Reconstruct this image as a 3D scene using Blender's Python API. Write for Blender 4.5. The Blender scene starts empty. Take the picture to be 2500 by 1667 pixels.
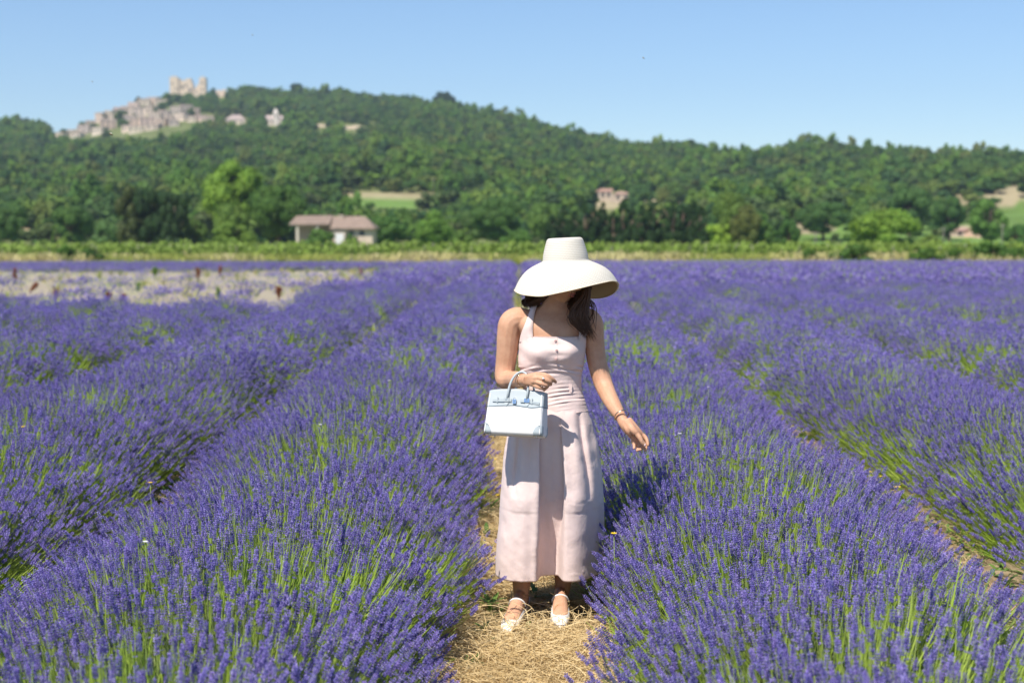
import bpy, bmesh, math, random
import numpy as np
from mathutils import Vector, Matrix, Euler

R = math.radians
rng = np.random.default_rng(7)
scene = bpy.context.scene
COL = scene.collection

# ------------------------------------------------------------------ camera, sky, sun, exposure
CAM_H, FPX, HORIZON = 1.72, 1422.2, 230.0
PITCH = math.atan((341.0 - HORIZON) / FPX)
cam_data = bpy.data.cameras.new("camera")
cam = bpy.data.objects.new("camera", cam_data)
COL.objects.link(cam)
cam.location = (0, 0, CAM_H)
cam.rotation_euler = (R(90) - PITCH, 0, 0)
cam_data.lens, cam_data.sensor_width = 50.0, 36.0
cam_data.clip_start, cam_data.clip_end = 0.05, 9000
cam_data.dof.use_dof = True
cam_data.dof.focus_distance = 6.05
cam_data.dof.aperture_fstop = 2.5
scene.camera = cam

SUN_EL, SUN_AZ = 56.0, -34.0            # azimuth: degrees left of straight behind the camera
sx, sy, sz = (math.cos(R(SUN_EL)) * math.sin(R(SUN_AZ)), -math.cos(R(SUN_EL)) * math.cos(R(SUN_AZ)), math.sin(R(SUN_EL)))
world = bpy.data.worlds.new("World")
scene.world = world
world.use_nodes = True
wn = world.node_tree
sky = wn.nodes.new("ShaderNodeTexSky")
sky.sky_type = 'NISHITA'
sky.sun_disc = False
sky.sun_elevation = R(SUN_EL)
sky.sun_rotation = math.atan2(sx, sy)
sky.altitude = 200
sky.air_density = 1.0
sky.dust_density = 0.15
sky.ozone_density = 6.5
wn.links.new(sky.outputs[0], wn.nodes["Background"].inputs[0])
wn.nodes["Background"].inputs[1].default_value = 0.105
sun_data = bpy.data.lights.new("sun", 'SUN')
sun_data.energy, sun_data.angle, sun_data.color = 4.9, R(0.5), (1.0, 0.94, 0.85)
sun = bpy.data.objects.new("sun", sun_data)
COL.objects.link(sun)
sun.location = (-10, -14, 22)
sun.rotation_euler = Vector((sx, sy, sz)).to_track_quat('Z', 'Y').to_euler()
scene.view_settings.view_transform = 'Standard'
scene.view_settings.look = 'None'
scene.view_settings.exposure = 0.5
scene.view_settings.gamma = 1.0
scene.view_settings.use_curve_mapping = False
scene.render.engine = 'CYCLES'
scene.cycles.max_bounces = 6
scene.cycles.transparent_max_bounces = 6
scene.cycles.volume_bounces = 0

# ------------------------------------------------------------------ helpers
_cp, _sp = math.cos(PITCH), math.sin(PITCH)
K = 1024.0 / 2352.0


def at(xd, yd, Y):
    """World point at depth Y seen at (xd, yd) of a 2352 px wide print of the photograph: used to survey positions."""
    u, v = (xd * K - 512) / FPX, (341.0 - yd * K) / FPX
    t = Y / (_cp + v * _sp)
    return np.array([u * t, Y, CAM_H + (-_sp + v * _cp) * t])


def proj(p):
    x, y, z = p[..., 0], p[..., 1], p[..., 2] - CAM_H
    f = y * _cp - z * _sp
    v = y * _sp + z * _cp
    return (512 + FPX * x / f) / K, (341.0 - FPX * v / f) / K


def sines(seed, n=6):
    r = np.random.default_rng(seed)
    a, ph = r.uniform(0, 2 * np.pi, n), r.uniform(0, 2 * np.pi, n)
    f = r.uniform(0.6, 1.6, n)
    return np.cos(a) * f, np.sin(a) * f, ph


def nz(x, y, wl, seed):
    """Smooth noise, about -1..1, of wavelength wl."""
    cx, cy, ph = sines(seed)
    s = 0
    for i in range(len(ph)):
        s = s + np.sin((cx[i] * x + cy[i] * y) * 2 * np.pi / wl + ph[i])
    return s / math.sqrt(len(ph)) * 0.9


def link(o, parent=None):
    COL.objects.link(o)
    if parent is not None:
        o.parent = parent
    return o


def tag(o, label=None, cat=None, group=None, kind=None):
    for k, v in (('label', label), ('category', cat), ('group', group), ('kind', kind)):
        if v:
            o[k] = v
    return o


def empty(name, loc=(0, 0, 0), label=None, cat=None, group=None, kind=None, rz=0.0):
    o = bpy.data.objects.new(name, None)
    o.location = loc
    o.rotation_euler = (0, 0, rz)
    o.empty_display_size = 0.1
    return tag(link(o), label, cat, group, kind)


def mesh_from(name, v, f, mats, mi=None, smooth=True):
    me = bpy.data.meshes.new(name)
    me.from_pydata([tuple(p) for p in v], [], [tuple(q) for q in f])
    for m in (mats if isinstance(mats, (list, tuple)) else [mats]):
        me.materials.append(m)
    if mi is not None:
        me.polygons.foreach_set('material_index', np.asarray(mi, dtype=np.int32))
    if smooth:
        me.polygons.foreach_set('use_smooth', np.ones(len(me.polygons), dtype=bool))
    me.update()
    return me


class MB:
    """Collects shapes for ONE mesh."""
    def __init__(self):
        self.v, self.f, self.m, self.n = [], [], [], 0

    def add(self, v, f, m=0):
        v = np.asarray(v, dtype=float).reshape(-1, 3)
        self.v.append(v)
        self.f.extend([tuple(int(i) + self.n for i in q) for q in f])
        self.m.extend([m] * len(f))
        self.n += len(v)
        return self

    def box(self, lo, hi, m=0):
        (x0, y0, z0), (x1, y1, z1) = lo, hi
        v = [(x0, y0, z0), (x1, y0, z0), (x1, y1, z0), (x0, y1, z0), (x0, y0, z1), (x1, y0, z1), (x1, y1, z1), (x0, y1, z1)]
        return self.add(v, [(0, 3, 2, 1), (4, 5, 6, 7), (0, 1, 5, 4), (1, 2, 6, 5), (2, 3, 7, 6), (3, 0, 4, 7)], m)

    def rings(self, rg, m=0, cap=True, closed=True):
        rg = np.asarray(rg, dtype=float)
        n, k = rg.shape[:2]
        f = []
        for i in range(n - 1):
            for j in range(k if closed else k - 1):
                j2 = (j + 1) % k
                f.append((i * k + j, i * k + j2, (i + 1) * k + j2, (i + 1) * k + j))
        v = rg.reshape(-1, 3)
        if cap and closed:
            v = np.vstack([v, rg[0].mean(0), rg[-1].mean(0)])
            a, b = n * k, n * k + 1
            for j in range(k):
                j2 = (j + 1) % k
                f.append((a, j2, j))
                f.append((b, (n - 1) * k + j, (n - 1) * k + j2))
        return self.add(v, f, m)

    def tube(self, pts, rad, seg=8, m=0, cap=True, flat=None, closed=False):
        """Tube along pts; rad a number or one per point; flat = (n, 3) unit vectors whose direction is thinned by the ratio in 4th column."""
        p = np.asarray(pts, dtype=float)
        n = len(p)
        rad = np.broadcast_to(np.asarray(rad, dtype=float), (n,))
        t = np.gradient(p, axis=0)
        if closed:
            t = np.roll(p, -1, 0) - np.roll(p, 1, 0)
        t /= np.linalg.norm(t, axis=1)[:, None] + 1e-12
        a = np.array([0, 0, 1.0]) if abs(t[0][2]) < 0.9 else np.array([1.0, 0, 0])
        rg = []
        for i in range(n):
            a = a - t[i] * a.dot(t[i])
            a = a / (np.linalg.norm(a) + 1e-12)
            b = np.cross(t[i], a)
            ang = np.arange(seg) * 2 * np.pi / seg
            off = (np.cos(ang)[:, None] * a + np.sin(ang)[:, None] * b) * rad[i]
            if flat is not None:
                fv, fr = flat
                off = off - np.outer(off @ fv, fv) * (1 - fr)
            rg.append(p[i] + off)
        if closed:
            rg.append(rg[0])
        return self.rings(rg, m, cap and not closed)

    def build(self, name, mats, parent=None, smooth=True):
        me = mesh_from(name, np.vstack(self.v), self.f, mats, self.m, smooth)
        o = bpy.data.objects.new(name, me)
        return link(o, parent)


def spline(pts, n):
    """Catmull-Rom through pts (any dimension), n samples."""
    p = np.asarray(pts, dtype=float)
    p = np.vstack([2 * p[0] - p[1], p, 2 * p[-1] - p[-2]])
    out = []
    k = len(p) - 3
    for s in np.linspace(0, k - 1e-9, n):
        i = int(s)
        u = s - i
        a, b, c, d = p[i], p[i + 1], p[i + 2], p[i + 3]
        out.append(0.5 * (2 * b + (c - a) * u + (2 * a - 5 * b + 4 * c - d) * u * u + (3 * b - 3 * c + d - a) * u ** 3))
    return np.array(out)


def copy_tree(o, parent=None):
    c = o.copy()
    COL.objects.link(c)
    c.parent = parent
    for ch in o.children:
        copy_tree(ch, c)
    return c


# ------------------------------------------------------------------ materials
def mat(name, col, rough=0.6, spec=0.3, var=None, scale=8.0, bump=0.0, bscale=40.0, trans=0.0, metal=0.0, rand=None,
        objcol=False, sss=0.0, attr=None, stretch=None, sheen=0.0, detail=4.0):
    """Principled material; var = second colour mixed in by noise; rand = colour list picked by object random; trans = translucency share."""
    m = bpy.data.materials.new(name)
    m.use_nodes = True
    nt = m.node_tree
    N, L = nt.nodes, nt.links
    b = N["Principled BSDF"]
    b.inputs["Roughness"].default_value = rough
    b.inputs["Specular IOR Level"].default_value = spec
    b.inputs["Metallic"].default_value = metal
    if sheen:
        b.inputs["Sheen Weight"].default_value = sheen
    if sss:
        b.inputs["Subsurface Weight"].default_value = sss
        b.inputs["Subsurface Radius"].default_value = (0.012, 0.005, 0.003)
        b.inputs["Subsurface Scale"].default_value = 1.0
    out = None

    def rgb(c):
        n = N.new("ShaderNodeRGB")
        n.outputs[0].default_value = (*c, 1)
        return n.outputs[0]

    def mix(fac, a, c, mode='MIX'):
        n = N.new("ShaderNodeMix")
        n.data_type = 'RGBA'
        n.blend_type = mode
        if isinstance(fac, float):
            n.inputs[0].default_value = fac
        else:
            L.new(fac, n.inputs[0])
        L.new(a, n.inputs[6])
        L.new(c, n.inputs[7])
        return n.outputs[2]
    if rand:
        oi = N.new("ShaderNodeObjectInfo")
        cr = N.new("ShaderNodeValToRGB")
        cr.color_ramp.interpolation = 'LINEAR'
        els = cr.color_ramp.elements
        while len(els) < len(rand):
            els.new(0.5)
        for i, c in enumerate(rand):
            els[i].position = i / (len(rand) - 1)
            els[i].color = (*c, 1)
        L.new(oi.outputs["Random"], cr.inputs[0])
        out = cr.outputs[0]
    else:
        out = rgb(col)
    tc = None
    if var or bump:
        tc = N.new("ShaderNodeTexCoord")
        src = tc.outputs["Object"]
        if stretch:
            mp = N.new("ShaderNodeMapping")
            mp.inputs["Scale"].default_value = stretch
            L.new(src, mp.inputs[0])
            src = mp.outputs[0]
    if var:
        no = N.new("ShaderNodeTexNoise")
        no.inputs["Scale"].default_value = scale
        no.inputs["Detail"].default_value = detail
        no.inputs["Roughness"].default_value = 0.65
        L.new(src, no.inputs["Vector"])
        mr = N.new("ShaderNodeMapRange")
        mr.inputs[1].default_value, mr.inputs[2].default_value = 0.36, 0.64
        L.new(no.outputs["Fac"], mr.inputs[0])
        out = mix(mr.outputs[0], out, rgb(var))
    if attr:
        at_ = N.new("ShaderNodeAttribute")
        at_.attribute_name = attr
        out = mix(1.0, out, at_.outputs["Color"], 'MULTIPLY')
    if objcol:
        oi2 = N.new("ShaderNodeObjectInfo")
        out = mix(1.0, out, oi2.outputs["Color"], 'MULTIPLY')
    L.new(out, b.inputs["Base Color"])
    if bump:
        nb = N.new("ShaderNodeTexNoise")
        nb.inputs["Scale"].default_value = bscale
        nb.inputs["Detail"].default_value = 3
        L.new(src, nb.inputs["Vector"])
        bp = N.new("ShaderNodeBump")
        bp.inputs["Strength"].default_value = bump
        bp.inputs["Distance"].default_value = 0.02
        L.new(nb.outputs["Fac"], bp.inputs["Height"])
        L.new(bp.outputs[0], b.inputs["Normal"])
    if trans:
        tr = N.new("ShaderNodeBsdfTranslucent")
        L.new(out, tr.inputs[0])
        ms = N.new("ShaderNodeMixShader")
        ms.inputs[0].default_value = trans
        L.new(b.outputs[0], ms.inputs[1])
        L.new(tr.outputs[0], ms.inputs[2])
        L.new(ms.outputs[0], N["Material Output"].inputs[0])
    return m


M = {}
M['petal'] = mat("lavender_petal", (0.2, 0.15, 0.5), 0.7, 0.15, trans=0.25,
                 attr='tint',
                 rand=[(0.20, 0.172, 0.50), (0.27, 0.228, 0.63), (0.25, 0.19, 0.54), (0.36, 0.30, 0.70), (0.145, 0.125, 0.40)])
M['stem'] = mat("lavender_stem", (0.2, 0.27, 0.07), 0.6, 0.2, trans=0.25, rand=[(0.24, 0.33, 0.09), (0.33, 0.42, 0.11), (0.27, 0.32, 0.17)])
M['blade'] = mat("lavender_stalks", (0.25, 0.36, 0.06), 0.55, 0.2, trans=0.35,
                 rand=[(0.28, 0.42, 0.05), (0.38, 0.53, 0.07), (0.46, 0.58, 0.11), (0.30, 0.43, 0.08)])
M['woody'] = mat("lavender_woody_base", (0.055, 0.075, 0.025), 0.9, 0.1, var=(0.10, 0.12, 0.04), scale=14, bump=0.8, bscale=60)
M['straw'] = mat("dry_straw", (0.6, 0.45, 0.22), 0.7, 0.2, trans=0.2, rand=[(0.46, 0.32, 0.14), (0.62, 0.46, 0.23), (0.72, 0.57, 0.32), (0.52, 0.38, 0.19)])
M['weed'] = mat("green_weed", (0.1, 0.2, 0.04), 0.5, 0.3, trans=0.3, rand=[(0.10, 0.20, 0.03), (0.17, 0.27, 0.06), (0.06, 0.13, 0.03)])
M['leaf'] = mat("tree_leaf", (0.095, 0.17, 0.032), 0.6, 0.25, trans=0.22, objcol=True, attr='tint')
M['bark'] = mat("bark", (0.14, 0.10, 0.07), 0.9, 0.1, var=(0.08, 0.06, 0.045), scale=3, bump=0.6, bscale=12)
M['pinkbark'] = mat("pale_bark", (0.24, 0.17, 0.12), 0.9, 0.1, var=(0.17, 0.12, 0.09), scale=3, bump=0.6, bscale=12)
M['forest'] = mat("forest_leaf", (0.07, 0.13, 0.03), 0.7, 0.2, trans=0.18, attr='tint',
                  rand=[(0.100, 0.205, 0.032), (0.135, 0.245, 0.036), (0.085, 0.180, 0.032), (0.160, 0.255, 0.038), (0.110, 0.220, 0.032),
                        (0.190, 0.275, 0.048), (0.095, 0.190, 0.038), (0.170, 0.205, 0.050), (0.125, 0.230, 0.032)])
M['forest_dark'] = mat("dark_forest_leaf", (0.05, 0.1, 0.03), 0.7, 0.2, trans=0.15, attr='tint',
                       rand=[(0.058, 0.130, 0.032), (0.078, 0.160, 0.034), (0.050, 0.115, 0.036), (0.090, 0.165, 0.036), (0.105, 0.140, 0.045), (0.055, 0.125, 0.042)])
M['dry'] = mat("dry_grass", (0.5, 0.45, 0.2), 0.75, 0.15, trans=0.25, rand=[(0.44, 0.40, 0.15), (0.58, 0.51, 0.24), (0.64, 0.56, 0.31), (0.40, 0.40, 0.13), (0.52, 0.43, 0.21)])
M['stone'] = mat("pale_stone", (0.62, 0.555, 0.46), 0.9, 0.1, var=(0.52, 0.46, 0.38), scale=0.6, bump=0.3, bscale=3, objcol=True)
M['tile'] = mat("clay_roof_tiles", (0.27, 0.215, 0.17), 0.85, 0.1, var=(0.21, 0.17, 0.135), scale=1.2, bump=0.5, bscale=6, objcol=True)
M['shutter'] = mat("dark_window", (0.05, 0.05, 0.055), 0.3, 0.5)
M['render'] = mat("pale_render", (0.55, 0.46, 0.36), 0.9, 0.1, var=(0.47, 0.38, 0.29), scale=0.8)
M['greywood'] = mat("grey_wood", (0.22, 0.20, 0.18), 0.85, 0.1, var=(0.15, 0.13, 0.11), scale=4)
M['rust'] = mat("rusty_seed_head", (0.22, 0.075, 0.035), 0.8, 0.1, var=(0.14, 0.05, 0.03), scale=30)
M['yellow'] = mat("yellow_petal", (0.80, 0.55, 0.02), 0.6, 0.2, trans=0.2)
M['white_petal'] = mat("white_petal", (0.8, 0.78, 0.8), 0.5, 0.3, trans=0.2)
# ------------------------------------------------------------------ the lie of the land
XV = 0.0042                             # the rows run a touch to the right of straight ahead
S_ROW, X_PATH = 2.1, 0.045
RX = np.array([-2400, -900, 0, 60, 140, 200, 270, 330, 385, 430, 480, 520, 600, 680, 760, 900, 1040, 1130, 1250, 1340, 1430, 1520, 1640, 1740, 1820, 1900, 2000, 2080, 2140, 2200, 2260, 2352, 3200, 4800.])
RY = np.array([300, 290, 281, 283, 289, 282, 262, 240, 224, 218, 214, 212, 207, 206, 212, 226, 243, 262, 284, 309, 324, 336, 347, 346, 342, 336, 334, 341, 355, 364, 352, 360, 372, 380.])
RD = (np.array([-2400, 0, 430, 900, 1340, 1640, 2000, 2352, 4800.]), np.array([1150, 1180, 1330, 1200, 1000, 850, 780, 760, 760.]))
HILL0 = 300.0


def flat_z(y):
    t = np.clip((y - 14) / 111.0, 0, 1)
    return -1.75 * t ** 1.45


def ground_z(x, y):
    x, y = np.asarray(x, dtype=float), np.asarray(y, dtype=float)
    z = flat_z(y)
    yy = np.maximum(y, 1.0)
    a = np.clip(x / yy, -1.2, 1.2)
    xd = (512 + FPX * a) / K
    rd = np.interp(xd, *RD)
    el = (HORIZON - np.interp(xd, RX, RY) * K - 1.5) / FPX      # tangent of the skyline's elevation, canopy taken off below
    zr = np.maximum(CAM_H + el * rd - 3.8, 4.0)
    t = np.clip((y - HILL0) / (rd - HILL0), 0, 1)
    s = t ** 1.35
    amp = np.clip((y - HILL0) / 200, 0, 1) * (1 - 0.75 * t)
    bumps = (nz(x, y, 260, 11) * 5.0 + nz(x, y, 110, 12) * 2.2) * amp
    hill = (zr + 1.75) * s + np.maximum(bumps, -6 * amp) * np.clip(s * 6, 0, 1)
    over = np.clip((y - rd) / 600, 0, 1)
    hill = hill * (1 - 0.6 * over ** 1.2)
    return z + np.where(y > HILL0, hill, 0)


def land_at(xd, yd, y0=130.0, y1=1500.0):
    """The point of the land seen at (xd, yd): marched along the line of sight."""
    ys = np.linspace(y0, y1, 1600)
    pts = np.array([at(xd, yd, y) for y in (y0, y1)])
    d = (pts[1] - pts[0]) / (y1 - y0)
    p = pts[0] + (ys - y0)[:, None] * d
    g = ground_z(p[:, 0], p[:, 1])
    hit = np.nonzero(p[:, 2] <= g)[0]
    i = hit[0] if len(hit) else np.argmin(p[:, 2] - g)
    return np.array([p[i, 0], p[i, 1], g[i]])


def sheet(name, xs_of, ys, m, kind='structure'):
    """One ground sheet: for every y a row of x positions."""
    rows = [np.array([(x, y, 0) for x in xs_of(y)]) for y in ys]
    g = np.array(rows)
    g[..., 2] = ground_z(g[..., 0], g[..., 1])
    near = (g[..., 1] > 1) & (g[..., 1] < 22)
    g[..., 2] += np.where(near, nz(g[..., 0], g[..., 1], 0.5, 5) * 0.012 + nz(g[..., 0], g[..., 1], 0.17, 6) * 0.006, 0)
    o = MB().rings(g, 0, False, False).build(name, m)
    return tag(o, kind=kind)


def ground_material():
    m = bpy.data.materials.new("field_soil")
    m.use_nodes = True
    nt = m.node_tree
    N, L = nt.nodes, nt.links
    b = N["Principled BSDF"]
    b.inputs["Roughness"].default_value = 0.95
    b.inputs["Specular IOR Level"].default_value = 0.1
    tc = N.new("ShaderNodeTexCoord")

    def noise(sc, det=5, stretch=None):
        src = tc.outputs["Object"]
        if stretch:
            mp = N.new("ShaderNodeMapping")
            mp.inputs["Scale"].default_value = stretch
            L.new(src, mp.inputs[0])
            src = mp.outputs[0]
        n = N.new("ShaderNodeTexNoise")
        n.inputs["Scale"].default_value = sc
        n.inputs["Detail"].default_value = det
        n.inputs["Roughness"].default_value = 0.65
        L.new(src, n.inputs["Vector"])
        return n.outputs["Fac"]

    def ramp(fac, stops):
        r = N.new("ShaderNodeValToRGB")
        els = r.color_ramp.elements
        while len(els) < len(stops):
            els.new(0.5)
        for i, (p, c) in enumerate(stops):
            els[i].position = p
            els[i].color = (*c, 1)
        L.new(fac, r.inputs[0])
        return r.outputs[0]
    c1 = ramp(noise(3.0, 8), [(0.30, (0.20, 0.14, 0.085)), (0.5, (0.36, 0.265, 0.155)), (0.70, (0.50, 0.39, 0.24))])
    fine = ramp(noise(55, 4, (1, 0.6, 1)), [(0.3, (0.55, 0.55, 0.55)), (0.7, (1.0, 1.0, 1.0))])
    mx = N.new("ShaderNodeMix")
    mx.data_type, mx.blend_type = 'RGBA', 'MULTIPLY'
    mx.inputs[0].default_value = 1.0
    L.new(c1, mx.inputs[6])
    L.new(fine, mx.inputs[7])
    # far off, weeds and dry grass in stripes of the old rows
    gr = ramp(noise(0.35, 6, (1, 0.3, 1)), [(0.38, (0.31, 0.265, 0.195)), (0.52, (0.36, 0.315, 0.235)), (0.62, (0.22, 0.25, 0.11))])
    sp = N.new("ShaderNodeSeparateXYZ")
    L.new(tc.outputs["Object"], sp.inputs[0])
    mr = N.new("ShaderNodeMapRange")
    mr.inputs[1].default_value, mr.inputs[2].default_value = 14, 34
    L.new(sp.outputs[1], mr.inputs[0])
    m2 = N.new("ShaderNodeMix")
    m2.data_type = 'RGBA'
    L.new(mr.outputs[0], m2.inputs[0])
    L.new(mx.outputs[2], m2.inputs[6])
    L.new(gr, m2.inputs[7])
    # beyond the field: green and straw meadows
    gr2 = ramp(noise(0.03, 5, (0.35, 1, 1)), [(0.40, (0.12, 0.20, 0.04)), (0.55, (0.17, 0.25, 0.055)), (0.68, (0.30, 0.28, 0.12))])
    mr2 = N.new("ShaderNodeMapRange")
    mr2.inputs[1].default_value, mr2.inputs[2].default_value = 128, 140
    L.new(sp.outputs[1], mr2.inputs[0])
    m3 = N.new("ShaderNodeMix")
    m3.data_type = 'RGBA'
    L.new(mr2.outputs[0], m3.inputs[0])
    L.new(m2.outputs[2], m3.inputs[6])
    L.new(gr2, m3.inputs[7])
    L.new(m3.outputs[2], b.inputs["Base Color"])
    bp = N.new("ShaderNodeBump")
    bp.inputs["Strength"].default_value = 0.7
    bp.inputs["Distance"].default_value = 0.03
    L.new(noise(40, 6), bp.inputs["Height"])
    L.new(bp.outputs[0], b.inputs["Normal"])
    return m


M['soil'] = ground_material()
M['hill'] = mat("hill_soil", (1.0, 1.0, 1.0), 0.95, 0.1, var=(0.72, 0.70, 0.66), scale=0.05, bump=0.3, bscale=0.5, attr='cover')
xu = np.sign(np.linspace(-1, 1, 81)) * np.abs(np.linspace(-1, 1, 81)) ** 1.7
ys_near = np.concatenate([np.linspace(-60, 0, 13)[:-1], np.linspace(0, 20, 201)[:-1], np.geomspace(20, HILL0, 70)])
sheet("ground", lambda y: xu * (12 + max(y, 0) * 1.1) if y >= 0 else xu * 14, ys_near, M['soil'])
ys_far = np.concatenate([np.linspace(HILL0, 1500, 120), np.linspace(1500, 1950, 12)[1:]])
OPEN = [(905, 448, 170, 8, 's'), (880, 465, 170, 10, 'g'), (1075, 441, 55, 11, 's'), (780, 466, 100, 9, 'g'), (2265, 468, 55, 16, 's'), (2200, 466, 26, 20, 's'), (2325, 446, 45, 20, 's'), (2262, 512, 90, 12, 'g'),
        (2205, 530, 40, 12, 's'), (1400, 450, 50, 12, 'g'), (1850, 520, 60, 16, 's'), (60, 506, 42, 26, 's'), (2350, 500, 60, 30, 'g'), (1470, 470, 180, 12, 's')]
hill_o = sheet("hill", lambda y: np.linspace(-1, 1, 301) * (12 + y * 0.75), ys_far, M['hill'])
co = np.empty(len(hill_o.data.vertices) * 3)
hill_o.data.vertices.foreach_get('co', co)
co = co.reshape(-1, 3)
hx_, hy_ = proj(co)
cov = np.tile(np.array([0.15, 0.18, 0.06, 1.0]), (len(co), 1))
cov[(co[:, 1] < 430) & (hx_ > 1790)] = (0.16, 0.27, 0.06, 1)
for cx_, cy_, w_, h_, t_ in OPEN:
    cov[((hx_ - cx_) / w_) ** 2 + ((hy_ - cy_) / h_) ** 2 < 1.3] = (0.40, 0.34, 0.21, 1) if t_ == 's' else (0.14, 0.235, 0.055, 1)
ca_ = hill_o.data.color_attributes.new("cover", 'FLOAT_COLOR', 'POINT')
ca_.data.foreach_set('color', cov.astype(np.float32).ravel())


# ------------------------------------------------------------------ scattering (geometry nodes, for what nobody could count)
def proto(name, mb, mats, smooth=False):
    me = mesh_from(name, np.vstack(mb.v), mb.f, mats, mb.m, smooth)
    return bpy.data.objects.new(name, me)          # never linked: only its mesh is used


def scatter_group(name, protos):
    ng = bpy.data.node_groups.new(name, 'GeometryNodeTree')
    ng.interface.new_socket("Geometry", in_out='INPUT', socket_type='NodeSocketGeometry')
    ng.interface.new_socket("Geometry", in_out='OUTPUT', socket_type='NodeSocketGeometry')
    N, L = ng.nodes, ng.links
    gi, go = N.new("NodeGroupInput"), N.new("NodeGroupOutput")
    jo = N.new("GeometryNodeJoinGeometry")
    for p in protos:
        oi = N.new("GeometryNodeObjectInfo")
        oi.inputs["Object"].default_value = p
        g2 = N.new("GeometryNodeGeometryToInstance")
        L.new(oi.outputs["Geometry"], g2.inputs[0])
        L.new(g2.outputs[0], jo.inputs[0])
    ip = N.new("GeometryNodeInstanceOnPoints")

    def attr(nm, ty):
        a = N.new("GeometryNodeInputNamedAttribute")
        a.data_type = ty
        a.inputs["Name"].default_value = nm
        return a.outputs["Attribute"]
    L.new(gi.outputs[0], ip.inputs["Points"])
    L.new(jo.outputs[0], ip.inputs["Instance"])
    ip.inputs["Pick Instance"].default_value = True
    L.new(attr("pick", 'INT'), ip.inputs["Instance Index"])
    e2r = N.new("FunctionNodeEulerToRotation")
    L.new(attr("rot", 'FLOAT_VECTOR'), e2r.inputs[0])
    L.new(e2r.outputs[0], ip.inputs["Rotation"])
    L.new(attr("size", 'FLOAT_VECTOR'), ip.inputs["Scale"])
    L.new(ip.outputs[0], go.inputs[0])
    return ng


def scatter(name, ng, n_protos, pts, rot, size, parent=None, pick=None):
    pts = np.asarray(pts, dtype=np.float32)
    me = bpy.data.meshes.new(name)
    me.vertices.add(len(pts))
    me.vertices.foreach_set('co', pts.ravel())
    for nm, ty, val in (("rot", 'FLOAT_VECTOR', rot), ("size", 'FLOAT_VECTOR', size)):
        a = me.attributes.new(nm, ty, 'POINT')
        a.data.foreach_set('vector', np.asarray(val, dtype=np.float32).ravel())
    a = me.attributes.new("pick", 'INT', 'POINT')
    if pick is None:
        pick = rng.integers(0, n_protos, len(pts))
    a.data.foreach_set('value', np.asarray(pick, dtype=np.int32))
    o = bpy.data.objects.new(name, me)
    md = o.modifiers.new("scatter", 'NODES')
    md.node_group = ng
    link(o, parent)
    return tag(o, kind='stuff')


def euler_of(d):
    """Euler angles that turn +Z into the unit vectors d."""
    return np.stack([np.zeros(len(d)), np.arccos(np.clip(d[:, 2], -1, 1)), np.arctan2(d[:, 1], d[:, 0])], 1)


# --- lavender prototypes: a stem with its flower spike, +Z along the stem, tip at the origin
def flake(mb, p, d, l, w, m):
    """One calyx: a small pointed four-sided bud."""
    d = d / np.linalg.norm(d)
    a = np.cross(d, [0.3, 0.5, 0.8])
    a /= np.linalg.norm(a)
    b = np.cross(d, a)
    c = p + d * l * 0.55
    v = [p, c + a * w, c + b * w, c - a * w, c - b * w, p + d * l]
    mb.add(v, [(0, 2, 1), (0, 3, 2), (0, 4, 3), (0, 1, 4), (5, 1, 2), (5, 2, 3), (5, 3, 4), (5, 4, 1)], m)


TINTS = np.array([(1.0, 1.0, 1.0), (0.55, 0.55, 0.62), (1.25, 1.2, 1.1), (0.8, 0.85, 0.85), (1.7, 1.75, 1.3), (0.35, 0.38, 0.5), (1.1, 0.95, 1.05), (0.9, 1.1, 0.75)])


def tint_buds(o, seed, per=6, k=1.0):
    """Every bud its own tone: pale open florets, dusky calyces."""
    r = np.random.default_rng(seed)
    me = o.data
    nv = len(me.vertices)
    isp = np.zeros(nv, dtype=bool)
    for pl in me.polygons:
        if pl.material_index == 1:
            isp[list(pl.vertices)] = True
    col = np.ones((nv, 4), dtype=np.float32)
    idx = np.nonzero(isp)[0]
    t = TINTS[r.choice(len(TINTS), len(idx) // per + 1, p=[.18, .18, .16, .14, .08, .14, .07, .05])]
    col[idx, :3] = np.repeat(t, per, 0)[:len(idx)] * k
    a = me.color_attributes.new("tint", 'FLOAT_COLOR', 'POINT')
    a.data.foreach_set('color', col.ravel())
    return o


def lavender_stem(mb, r, base, top, lean, n_wh, fl, stem_len, bud, seg=3):
    """A stalk that ends in a spike of n_wh whorls of fl buds each."""
    L_sp = n_wh * 0.0072
    tt = np.linspace(0, 1, 5)
    path = np.stack([base[0] + (top[0] - base[0]) * tt + lean * np.sin(tt * np.pi), base[1] + (top[1] - base[1]) * tt,
                     base[2] + (top[2] - base[2]) * tt], 1)
    mb.tube(path, np.linspace(0.0016, 0.0011, 5), seg, 0, False)
    up = path[-1] - path[-2]
    up /= np.linalg.norm(up)
    side = np.cross(up, [0, 1, 0.01])
    side /= np.linalg.norm(side)
    oth = np.cross(up, side)
    heights = [i * 0.0072 for i in range(n_wh)]
    if r.random() < 0.5:
        heights.append(-0.018 - r.random() * 0.012)
    for h in heights:
        k = 1.0 - 0.45 * max(h, 0) / L_sp if h >= 0 else 0.7
        a0 = r.random() * 6.28
        for j in range(fl):
            a = a0 + j * 6.283 / fl + r.normal() * 0.2
            o = side * math.cos(a) + oth * math.sin(a)
            d = o * (0.85 + 0.4 * r.random()) + up * (0.55 + 0.4 * r.random())
            flake(mb, path[-1] + up * h + o * 0.001, d, bud * (0.9 + 0.35 * r.random()) * (0.7 + 0.3 * k), bud * 0.26, 1)
    flake(mb, path[-1] + up * (L_sp - 0.002), up, bud, bud * 0.26, 1)


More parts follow.
